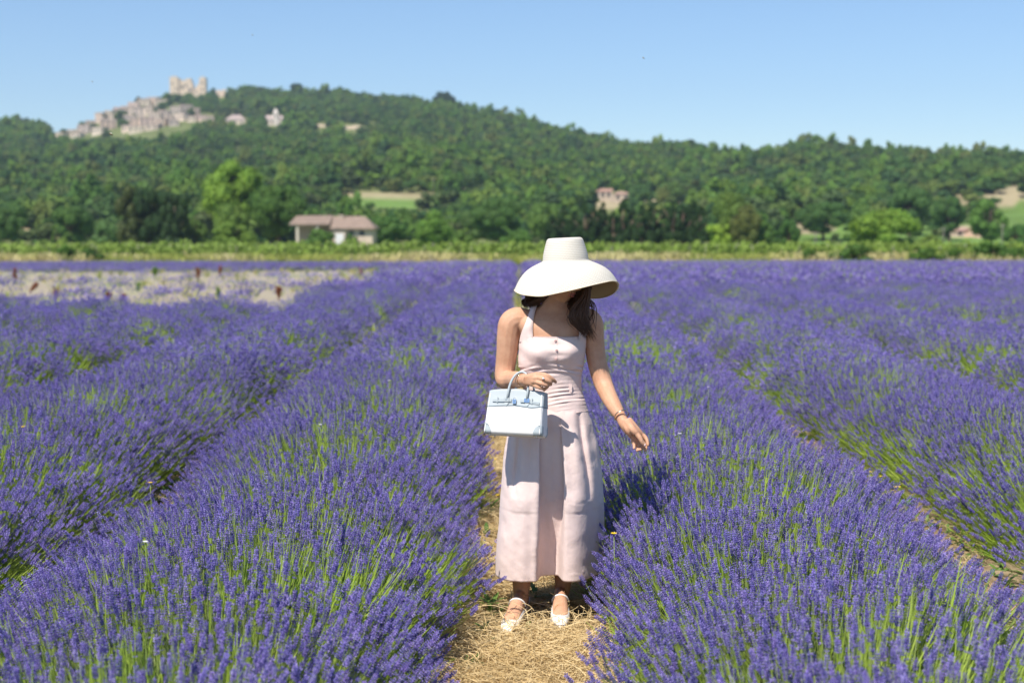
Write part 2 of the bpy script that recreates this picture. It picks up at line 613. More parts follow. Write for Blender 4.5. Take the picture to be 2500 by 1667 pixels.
def make_lavender_protos():
    near, mid, far, blades, blades_far = [], [], [], [], []
    for i in range(8):
        r = np.random.default_rng(100 + i)
        mb = MB()
        n = int(r.integers(4, 8))
        L_sp = n * 0.0072
        lavender_stem(mb, r, (r.normal() * 0.01, r.normal() * 0.01, -0.36), (0, 0, -L_sp), 0.012 + 0.012 * r.random(), n, 7, 0.36, 0.0085)
        near.append(tint_buds(proto("lavender_stem_pattern", mb, [M['stem'], M['petal']]), 60 + i))
    for i in range(6):
        r = np.random.default_rng(200 + i)
        mb = MB()
        for k in range(11):
            ox, oy = r.normal(0, 0.07, 2)
            oz = r.normal(0, 0.03)
            n = int(r.integers(3, 5))
            lavender_stem(mb, r, (ox * 0.5, oy * 0.5, oz - 0.3), (ox, oy, oz - 0.03), 0.01, n, 4, 0.3, 0.0135)
        mid.append(tint_buds(proto("lavender_tuft_pattern", mb, [M['stem'], M['petal']]), 70 + i, k=1.08))
    for i in range(5):
        r = np.random.default_rng(300 + i)
        mb = MB()
        for k in range(26):
            o = np.array([r.normal(0, 0.17), r.normal(0, 0.2), r.normal(-0.03, 0.05)])
            u = np.array([r.normal(0, 0.25), r.normal(0, 0.25), 1.0])
            flake(mb, o - u * 0.03, u, 0.085, 0.013, 1)
        for k in range(7):
            o = np.array([r.normal(0, 0.17), r.normal(0, 0.2), -0.08])
            u = np.array([r.normal(0, 0.3), r.normal(0, 0.3), 1.0])
            flake(mb, o - u * 0.05, u, 0.10, 0.012, 0)
        far.append(tint_buds(proto("lavender_mound_pattern", mb, [M['stem'], M['petal']]), 80 + i, k=0.9))
    for i in range(6):
        r = np.random.default_rng(400 + i)
        mb = MB()
        for k in range(15):
            b = np.array([r.normal(0, 0.012), r.normal(0, 0.012), -0.40])
            e = np.array([r.normal(0, 0.045), r.normal(0, 0.045), -0.02 - 0.10 * r.random()])
            mid_p = (b + e) / 2 + np.array([0.02, 0, 0]) + r.normal(0, 0.006, 3)
            p = spline([b, mid_p, e], 5)
            w = np.array([0.0028, 0.0027, 0.0024, 0.0018, 0.0007]) * (0.8 + 0.5 * r.random())
            a = r.random() * 3.14
            s = np.array([math.cos(a), math.sin(a), 0])
            nn = np.array([-math.sin(a), math.cos(a), 0])
            rg = np.stack([p - s * w[:, None], p + nn * w[:, None] * 0.4, p + s * w[:, None]], 1)
            mb.rings(rg, 0, False, False)
        blades.append(proto("lavender_stalk_pattern", mb, [M['blade']]))
    return near, mid, far, blades


LN, LM, LF, LB = make_lavender_protos()
G_NEAR, G_MID, G_FAR, G_BLADE = (scatter_group("lavender_" + n, p) for n, p in (("near", LN), ("mid", LM), ("far", LF), ("stalk", LB)))
Y_END = 126.0


def row_x(k, y):
    return X_PATH + (k + 0.5) * S_ROW + XV * y + 0.07 * nz(y, k * 7.3, 9.0, 21)


def bare(x, y):
    """How bare the worn-out corner at the left is: 0 full rows, 1 nothing left."""
    edge = -3.7 - 0.014 * (np.clip(y, 24, 100) - 26) + 0.5 * nz(x, y, 14, 31)
    a = np.clip((edge - x) / 1.2, 0, 1) * np.clip((y - 25 - 1.5 * nz(x, y, 9, 32)) / 4, 0, 1)
    b = np.clip((113 + 6 * nz(x, y, 22, 33) - y) / 8, 0, 1)
    return a * b


def row_points(k, y0, y1, per_m, seed, canopy=(0.72, 1.0), lo=0.10, thin=1.0, wide=1.0):
    """Tips and directions of the stalks of row k between y0 and y1."""
    r = np.random.default_rng(seed)
    n = int(per_m * (y1 - y0))
    y = r.uniform(y0, y1, n)
    ph = r.uniform(-1, 1, n)
    phi = np.sign(ph) * np.abs(ph) ** 0.93 * R(84)
    xc = row_x(k, y)
    pl = nz(y, k * 31.7, 1.1, 41)                           # each plant of the row bulges a little
    w = 0.985 * (1 + 0.08 * nz(y, k * 13.1, 2.3, 42) + 0.05 * pl) * wide
    if k in (0, -1):                                        # trodden back along the path
        inner = np.clip(np.sin(phi) * (-1 if k == 0 else 1), 0, 1)
        w = w * (1 - (0.125 + 0.085 * np.exp(-((y - 5.2) / 1.3) ** 2)) * inner)
    h = 0.60 * (1 + 0.07 * nz(y, k * 17.9, 3.1, 43) + 0.05 * pl)
    q = canopy[1] - (canopy[1] - canopy[0]) * r.random(n) ** 1.6 + 0.03 * r.normal(size=n)
    tx = xc + w * np.sin(phi) * q
    tz = (0.05 + (h - 0.05) * np.cos(phi) ** 0.75) * q + 0.03 * r.normal(size=n) * np.cos(phi)
    yj = r.normal(0, 0.13, n)
    tip = np.stack([tx, y + yj, tz], 1)
    base = np.stack([xc + 0.22 * w * np.sin(phi) + r.normal(0, 0.05, n), y, np.full(n, -0.05)], 1)
    d = tip - base
    d /= np.linalg.norm(d, axis=1)[:, None]
    d = d + np.array([0, 0, 0.22]) + r.normal(0, 0.11, (n, 3)) + np.array([0.05, 0.0, 0])
    d /= np.linalg.norm(d, axis=1)[:, None]
    den = 0.95 + 1.05 * nz(tip[:, 0], tip[:, 1], 0.95, 51) + 0.35 * nz(tip[:, 0], tip[:, 1], 0.28, 52) + 0.35 * nz(tip[:, 0], tip[:, 1], 3.1, 53)
    den = np.clip(1 + thin * (den - 1), lo, 1)
    den *= 1 - 0.55 * thin * np.clip((np.abs(phi) - R(46)) / R(32), 0, 1) * (0.6 + 0.4 * np.sign(np.sin(phi) * (-1 if k >= 0 else 1)))
    gone = bare(tip[:, 0], tip[:, 1])
    gone = np.where((y > 24) & (xc < -3.5), np.minimum(gone, np.where(np.abs(phi) < R(20), np.clip(0.80 + 0.25 * np.clip(nz(xc, y, 13, 57), -1, 1) + (y - 34) / 140, 0, 0.972), 0.999)), gone)
    keep = (r.random(n) < den) & (r.random(n) > gone)
    half = 0.36 * tip[:, 1] * 1.16 + 1.5
    keep &= np.abs(tip[:, 0]) < half
    keep &= tip[:, 2] > 0.015
    tip, d, g = tip[keep], d[keep], gone[keep]
    tip[:, 2] = (tip[:, 2] * (1 - 0.65 * g)) + flat_z(tip[:, 1])
    return tip, d


def ordinal(n):
    return ["first", "second", "third", "fourth", "fifth", "sixth", "seventh", "eighth", "ninth", "tenth", "eleventh", "twelfth", "thirteenth",
            "fourteenth", "fifteenth", "sixteenth", "seventeenth", "eighteenth", "nineteenth", "twentieth", "twenty-first", "twenty-second",
            "twenty-third", "twenty-fourth"][n]


def row_label(k):
    if k == 0:
        return "lavender row right of the straw path, brushed by the woman's hanging hand"
    if k == -1:
        return "lavender row left of the straw path, beside the white handbag"
    n = k if k > 0 else -k - 1
    if k < 0:
        return ordinal(n) + " lavender row left of the straw path" + (", worn bare farther off" if n >= 2 else ", green at its near flank")
    return ordinal(n) + " lavender row right of the straw path" + (", full and purple to the field's end" if n > 3 else ", steep green flank facing the path")


def sizes(n, r, a, b):
    s = r.uniform(a, b, n)
    return np.stack([s, s, s], 1)


def make_row(k):
    xs = [abs(float(row_x(k, np.array([y]))[0])) - 0.9 - 0.36 * 1.16 * y - 1.5 for y in np.linspace(2.6, Y_END, 200)]
    ys = np.linspace(2.6, Y_END, 200)
    vis = ys[np.array(xs) < 0]
    if not len(vis):
        return
    y0 = vis[0]
    root = empty("lavender_row", (0, 0, 0), row_label(k), "lavender row", "lavender rows of the field")
    r = np.random.default_rng(900 + k)
    bands = [(y0, 12.5, 'near'), (12.5, 36.0, 'mid'), (36.0, Y_END, 'far')]
    for a, b, lod in bands:
        a = max(a, y0)
        if a >= b - 0.3:
            continue
        if lod == 'near':
            tip, d = row_points(k, a, b, 2250, 1000 + k)
            if len(tip):
                scatter("flower_spikes", G_NEAR, len(LN), tip, euler_of(d), sizes(len(tip), r, 0.85, 1.2), root)
            tip, d = row_points(k, a, b, 235, 1200 + k, (0.62, 0.97), lo=0.9, thin=0.2)
            scatter("green_stalks", G_BLADE, len(LB), tip, euler_of(d), sizes(len(tip), r, 0.8, 1.2), root)
        elif lod == 'mid':
            tip, d = row_points(k, a, b, 130, 1400 + k, thin=0.9)
            if len(tip):
                scatter("flower_spikes", G_MID, len(LM), tip, euler_of(d), sizes(len(tip), r, 0.85, 1.2), root)
            tip, d = row_points(k, a, b, 90, 1600 + k, (0.64, 0.95), lo=0.9, thin=0.2)
            if len(tip):
                scatter("green_stalks", G_BLADE, len(LB), tip, euler_of(d), sizes(len(tip), r, 0.9, 1.4) * np.array([1.7, 1.7, 1]), root)
        else:
            tip, d = row_points(k, a, b, 34, 1800 + k, thin=0.5)
            if len(tip):
                scatter("flower_spikes", G_FAR, len(LF), tip, euler_of(d), sizes(len(tip), r, 0.9, 1.3), root)
    # the woody heart of the row: a low lumpy ridge in short lengths
    ya = np.concatenate([np.arange(y0, 12.5, 0.12), np.arange(12.5, 36, 0.4), np.arange(36, Y_END, 1.5)])
    ya = ya[ya >= y0]
    if len(ya) > 3:
        rg = []
        for y in ya:
            xc = float(row_x(k, np.array([y]))[0])
            g = float(bare(np.array([xc]), np.array([y]))[0])
            ph = np.linspace(-R(88), R(88), 11)
            w = 0.56 * (1 + 0.12 * nz(ph * 3 + y * 2.0, y, 1.0, 61)) * (1 - 0.97 * g)
            h = 0.37 * (1 + 0.15 * nz(ph * 2 + y, y, 0.8, 62)) * (1 - 0.95 * g)
            rg.append(np.stack([xc + w * np.sin(ph), np.full(11, y), float(flat_z(y)) - 0.03 + h * np.cos(ph)], 1))
        MB().rings(np.array(rg), 0, False, False).build("woody_base", M['woody'], root)


for k in range(-21, 22):
    make_row(k)
# ------------------------------------------------------------------ straw, weeds and small flowers in the furrows
def fibre(mb, r, length, w, z=0.0, spread=0.12, m=0):
    a = r.random() * 6.283
    o = np.array([r.normal(0, spread), r.normal(0, spread), z + 0.004 + 0.02 * r.random()])
    d = np.array([math.cos(a), math.sin(a), 0.0])
    n = np.array([-d[1], d[0], 0.0])
    k = r.normal(0, 0.35)
    lift = 0.006 + 0.028 * r.random() ** 3
    t = np.linspace(-0.5, 0.5, 5)
    p = o + np.outer(t * length, d) + np.outer((t * t) * length * k * 2, n)
    p[:, 2] += lift * (0.25 - t * t) * 4 * 0.5 + r.normal(0, 0.012) * t * 2
    s = n * w + np.array([0, 0, w * 0.5])
    mb.rings(np.stack([p - s, p + s], 1), m, False, False)


straw = []
for i in range(6):
    r = np.random.default_rng(500 + i)
    mb = MB()
    for k in range(80):
        fibre(mb, r, r.uniform(0.05, 0.16), r.uniform(0.0006, 0.0013))
    straw.append(proto("straw_pattern", mb, [M['straw']]))
G_STRAW = scatter_group("straw_scatter", straw)
weeds = []
for i in range(5):
    r = np.random.default_rng(540 + i)
    mb = MB()
    for k in range(9):
        a = r.random() * 6.283
        L_ = r.uniform(0.035, 0.10)
        up = r.uniform(0.3, 1.3)
        d = np.array([math.cos(a), math.sin(a), up])
        d /= np.linalg.norm(d)
        n = np.array([-math.sin(a), math.cos(a), 0])
        t = np.linspace(0, 1, 5)
        p = np.outer(t * L_, d)
        p[:, 2] -= 0.03 * t ** 2
        w = L_ * 0.13 * np.sin(np.pi * (0.08 + 0.9 * t))
        mb.rings(np.stack([p - n * w[:, None], p - np.array([0, 0, 0.002]), p + n * w[:, None]], 1), 0, False, False)
    weeds.append(proto("weed_pattern", mb, [M['weed']]))
G_WEED = scatter_group("weed_scatter", weeds)
tufts = []
for i in range(5):
    r = np.random.default_rng(560 + i)
    mb = MB()
    for k in range(26):
        a = r.random() * 6.283
        L_ = r.uniform(0.35, 1.0)
        d = np.array([math.cos(a) * 0.35 * r.random(), math.sin(a) * 0.35 * r.random(), 1.0])
        o = np.array([r.normal(0, 0.18), r.normal(0, 0.18), 0])
        n = np.array([-math.sin(a), math.cos(a), 0])
        t = np.linspace(0, 1, 4)
        p = o + np.outer(t * L_, d) + np.outer(t ** 2 * L_ * 0.3, [math.cos(a), math.sin(a), -0.3])
        w = np.array([0.022, 0.02, 0.018, 0.03]) * 0.8
        mb.rings(np.stack([p - n * w[:, None], p + n * w[:, None]], 1), 0, False, False)
    tufts.append(mb)
G_DRY = scatter_group("dry_grass_scatter", [proto("dry_grass_pattern", t, [M['dry']]) for t in tufts])
M['lime'] = mat("lush_grass", (0.2, 0.3, 0.05), 0.7, 0.15, trans=0.3, rand=[(0.22, 0.28, 0.045), (0.34, 0.38, 0.08), (0.42, 0.40, 0.13), (0.17, 0.24, 0.035)])
G_LUSH = scatter_group("lush_grass_scatter", [proto("lush_grass_pattern", t, [M['lime']]) for t in tufts])


def rot_z(n, r, tilt=0.1):
    return np.stack([r.normal(0, tilt, n), r.normal(0, tilt, n), r.uniform(0, 6.283, n)], 1)


r = np.random.default_rng(61)
n = 5200
y = 3.0 + 12 * r.random(n) ** 1.4
kf = r.integers(-3, 4, n)
kf = np.where(r.random(n) < 0.6, 0, kf)
x = X_PATH + kf * S_ROW + XV * y + r.normal(0, 0.20, n)
ok = np.abs(x) < 0.36 * y + 0.8
ok &= (kf == 0) | (r.random(n) < 0.2)
ok &= ~((np.abs(x - 0.02) < 0.15) & (y > 5.86) & (y < 6.40)) & ~((np.abs(x - 0.21) < 0.13) & (y > 5.98) & (y < 6.45))   # trodden flat where she stands
x, y = x[ok], y[ok]
scatter("fallen_straw", G_STRAW, 6, np.stack([x, y, ground_z(x, y) + 0.004], 1), rot_z(len(x), r, 0.12), sizes(len(x), r, 0.7, 1.25))
n = 4600
y = 3.2 + 24 * r.random(n)
kf = r.integers(-3, 4, n)
kf = np.where(kf == 0, r.choice([-1, 1], n), kf)
kf = np.where(r.random(n) < 0.05, 0, kf)
x = X_PATH + kf * S_ROW + XV * y + r.choice([-1, 1], n) * np.abs(r.normal(0.22, 0.10, n))
far_path = (kf == 0) & (y > 6.9)
x = np.where((kf == 0) & ~far_path, X_PATH + XV * y + r.normal(0, 0.24, n), x)
x = np.where(far_path, X_PATH + XV * y + r.normal(0, 0.16, n), x)
ok = np.abs(x) < 0.36 * y + 0.8
x, y = x[ok], y[ok]
scatter("furrow_weeds", G_WEED, 5, np.stack([x, y, ground_z(x, y) + 0.006], 1), rot_z(len(x), r, 0.2), sizes(len(x), r, 0.5, 1.25))
# weeds and dry tufts between the far rows and over the worn corner
n = 14000
y = 15 + 100 * r.random(n) ** 1.2
kf = r.integers(-21, 22, n)
x = X_PATH + kf * S_ROW + XV * y + r.normal(0, 0.15, n)
bm_ = bare(x, y) > 0.5
x = np.where(bm_, x + r.uniform(-1, 1, n), x)
ok = (np.abs(x) < 0.36 * y * 1.05 + 1) & ((nz(x, y, 9, 71) > -0.2) | bm_) & (~bm_ | ((nz(x, y, 7, 72) > 0.35) & (r.random(n) < 0.5))) & (r.random(n) < 0.75)
x, y = x[ok], y[ok]
s = sizes(len(x), r, 0.16, 0.45)
pk = (nz(x, y, 5.0, 73) > -0.3) | (bare(x, y) < 0.5)
scatter("low_weeds", G_LUSH, 5, np.stack([x, y, flat_z(y)], 1)[pk], rot_z(pk.sum(), r, 0.15), s[pk])
pk = pk | (bare(x, y) < 0.5)
scatter("low_dry_grass", G_DRY, 5, np.stack([x, y, flat_z(y)], 1)[~pk], rot_z((~pk).sum(), r, 0.15), s[~pk])

n = 1500                                                    # the grassy furrow that runs back left of the woman
y = 11 + 114 * r.random(n) ** 1.5
x = X_PATH - S_ROW + XV * y + r.normal(0, 0.09, n)
scatter("furrow_grass", G_LUSH, 5, np.stack([x, y, flat_z(y)], 1), rot_z(n, r, 0.2), sizes(n, r, 0.85, 1.3) * (0.15 + 0.35 * np.clip((y - 13) / 50, 0, 1))[:, None])

# the verge beyond the field: dry grass in front, lush green behind, a dry fringe at the back
n = 9000
y = 127 + 23 * r.random(n)
x = r.uniform(-1, 1, n) * (0.43 * y + 3)
lush = nz(x * 0.35, y, 6.0, 81) + (y - 133) / 10 + 0.8 * nz(x, y, 26, 82) > -0.3
scatter("verge_dry_grass", G_DRY, 5, np.stack([x, y, flat_z(y)], 1)[~lush], rot_z((~lush).sum(), r, 0.15), sizes((~lush).sum(), r, 0.8, 1.7))
scatter("verge_green_grass", G_LUSH, 5, np.stack([x, y, flat_z(y)], 1)[lush], rot_z(lush.sum(), r, 0.15), sizes(lush.sum(), r, 0.6, 1.4))
n = 3500
y = r.uniform(186, 205, n)
x = r.uniform(-1, 1, n) * (0.43 * y + 3)
keep = (x < 8) | (nz(x, y, 20, 83) > 0.5)
x, y = x[keep], y[keep]
scatter("far_dry_grass", G_DRY, 5, np.stack([x, y, flat_z(y)], 1), rot_z(len(x), r, 0.15), sizes(len(x), r, 0.9, 1.7))


# ------------------------------------------------------------------ trees, bushes, vines
def crown_mesh(name, seed, n_blob, n_leaf, leaf, shape='round', core=True, mt=None, droop=0.0, fill=0.12):
    """A crown in a unit box (x, y -.5..+.5, z 0..1): leaf-sized faces over the shells of many uneven clumps."""
    r = np.random.default_rng(seed)
    cs, rs = [], []
    while len(cs) < n_blob:
        p = r.uniform(-1, 1, 3)
        if shape == 'round':
            if np.linalg.norm(p) > 1:
                continue
            p = p / np.linalg.norm(p) * np.linalg.norm(p) ** 0.35
            c = np.array([p[0] * 0.34, p[1] * 0.34, 0.5 + p[2] * 0.33])
            rad = r.uniform(0.10, 0.19)
        elif shape == 'bush':
            if np.linalg.norm(p) > 1:
                continue
            p = p / np.linalg.norm(p) * np.linalg.norm(p) ** 0.35
            c = np.array([p[0] * 0.36, p[1] * 0.36, 0.40 + p[2] * 0.38])
            rad = r.uniform(0.12, 0.20)
        elif shape == 'box':
            c = np.array([p[0] * 0.38, p[1] * 0.38, 0.5 + p[2] * 0.40])
            rad = r.uniform(0.12, 0.18)
        else:                                               # cone
            h = r.random() ** 1.25
            a = r.random() * 6.283
            q = (1 - h) ** 0.85 * 0.40 * r.uniform(0.6, 1.0) + 0.02
            c = np.array([math.cos(a) * q, math.sin(a) * q, 0.04 + h * 0.92])
            rad = 0.05 + 0.11 * (1 - h) * r.uniform(0.7, 1.2)
        cs.append(c)
        rs.append(rad)
    cs, rs = np.array(cs), np.array(rs)
    w = rs ** 2 / (rs ** 2).sum()
    which = r.choice(n_blob, n_leaf, p=w)
    u = r.normal(size=(n_leaf, 3))
    u /= np.linalg.norm(u, axis=1)[:, None]
    sq = np.array([1, 1, 0.85])
    p = cs[which] + u * sq * (rs[which] * (1 - 0.35 * r.random(n_leaf) ** 2))[:, None]
    stray = r.random(n_leaf) < fill
    p[stray] += r.normal(0, 0.02, (stray.sum(), 3))
    nrm = u + r.normal(0, 0.55, (n_leaf, 3)) + np.array([0, 0, 0.35])
    nrm /= np.linalg.norm(nrm, axis=1)[:, None]
    a = np.cross(nrm, r.normal(size=(n_leaf, 3)))
    a /= np.linalg.norm(a, axis=1)[:, None]
    b = np.cross(nrm, a)
    s = leaf * r.uniform(0.55, 1.15, n_leaf)[:, None]
    bend = nrm * s * 0.25
    v = np.stack([p - a * s * 0.5, p - b * s * 0.42 + bend, p + a * s * 0.5, p + b * s * 0.42 + bend], 1).reshape(-1, 3)
    f = np.arange(n_leaf * 4).reshape(-1, 4)
    tint_blob = r.uniform(0.78, 1.18, n_blob)
    warm = r.uniform(-0.06, 0.10, n_blob)
    t = (tint_blob[which] * r.uniform(0.85, 1.15, n_leaf))
    col = np.stack([t * (1 + warm[which]), t, t * (1 - warm[which])], 1)
    col = np.repeat(col, 4, 0)
    faces = [tuple(q) for q in f]
    if core:
        base = len(v)
        extra_v, extra_f = [], []
        ico = bmesh.new()
        bmesh.ops.create_icosphere(ico, subdivisions=1, radius=1)
        iv = np.array([q.co[:] for q in ico.verts])
        iff = [[q.index for q in ff.verts] for ff in ico.faces]
        ico.free()
        for c, rad in zip(cs, rs):
            extra_f += [tuple(base + len(extra_v) * len(iv) + i for i in q) for q in iff]
            extra_v.append(c + iv * rad * 0.86 * sq)
        v = np.vstack([v] + extra_v)
        faces += extra_f
        col = np.vstack([col, np.full((len(v) - len(col), 3), 0.95)])
    if droop:
        v[:, 2] -= droop * (v[:, 0] ** 2 + v[:, 1] ** 2)
    v[:, 2] = np.maximum(v[:, 2], 0.0)
    me = mesh_from(name, v, faces, mt or M['leaf'], smooth=False)
    at_ = me.color_attributes.new("tint", 'FLOAT_COLOR', 'POINT')
    at_.data.foreach_set('color', np.hstack([col, np.ones((len(col), 1))]).astype(np.float32).ravel())
    return me


CROWNS = {
    'round': [crown_mesh("round_crown", 700 + i, 34, 7000, 0.043) for i in range(4)],
    'bush': [crown_mesh("bush_crown", 720 + i, 26, 4200, 0.05, 'bush') for i in range(3)],
    'cone': [crown_mesh("conifer_crown", 740 + i, 44, 3600, 0.05, 'cone') for i in range(4)],
    'box': [crown_mesh("clipped_crown", 760 + i, 40, 4200, 0.05, 'box') for i in range(2)],
}


def trunk_mesh(name, seed, m, limbs=5):
    """A tapered trunk with limbs, unit height 1, radius about .05."""
    r = np.random.default_rng(seed)
    mb = MB()
    p = np.array([(0, 0, -0.04), (0.01, 0, 0.12), (0.0, 0.01, 0.35), (0.02, 0, 0.62), (0.0, 0, 0.95)])
    mb.tube(spline(p, 9), np.linspace(0.055, 0.016, 9) * np.array([1.5, 1.1, 1, 1, 1, 1, 1, 1, 1]), 7)
    for i in range(limbs):
        a = i * 6.283 / limbs + r.random()
        z0 = 0.32 + 0.35 * r.random()
        e = np.array([math.cos(a) * 0.26, math.sin(a) * 0.26, z0 + 0.25 + 0.1 * r.random()])
        mb.tube(spline([(0, 0, z0), (e[0] * 0.45, e[1] * 0.45, z0 + 0.08), e], 5), np.linspace(0.024, 0.008, 5), 5)
    return mesh_from(name, np.vstack(mb.v), mb.f, m)


TRUNKS = [trunk_mesh("trunk", 780 + i, M['bark']) for i in range(2)]
PALE_TRUNKS = [trunk_mesh("pale_trunk", 790 + i, M['pinkbark'], 3) for i in range(2)]


def tree(name, loc, w, h, kind, col, label, cat, group=None, clear=0.12, seed=0, pale=False, depth=None):
    """loc = foot; clear = share of the height below the crown."""
    root = empty(name, tuple(loc), label, cat, group, rz=0.0)
    c = bpy.data.objects.new("crown", CROWNS[kind][seed % len(CROWNS[kind])])
    link(c, root)
    c.location = (0, 0, h * clear)
    c.scale = (w, depth or w, h * (1 - clear))
    c.rotation_euler = (0, 0, 0.0 if depth else seed * 1.9)
    c.color = (*col, 1)
    tm = (PALE_TRUNKS if pale else TRUNKS)[seed % 2]
    t = bpy.data.objects.new("trunk", tm)
    link(t, root)
    t.scale = (h * 0.75,) * 2 + (h * 0.8,) if not pale else (h * 0.75, h * 0.75, h * 0.9)
    t.rotation_euler = (0, 0, seed * 2.3)
    return root


def tree_at(name, xd, yb, yt, wd, Y, kind, col, label, cat, group=None, clear=0.12, seed=0, pale=False, depth=None, on_hill=False):
    """A tree by its foot, top and width as surveyed from the photograph, standing at depth Y."""
    if on_hill:
        p = land_at(xd, yb)
        Y = p[1]
    b, t_ = at(xd, yb, Y), at(xd, yt, Y)
    x = b[0]
    gz = float(ground_z(x, Y))
    w = wd * K * Y / FPX
    return tree(name, (x, Y, gz), w, max(t_[2] - gz, 0.5), kind, col, label, cat, group, clear, seed, pale, depth)


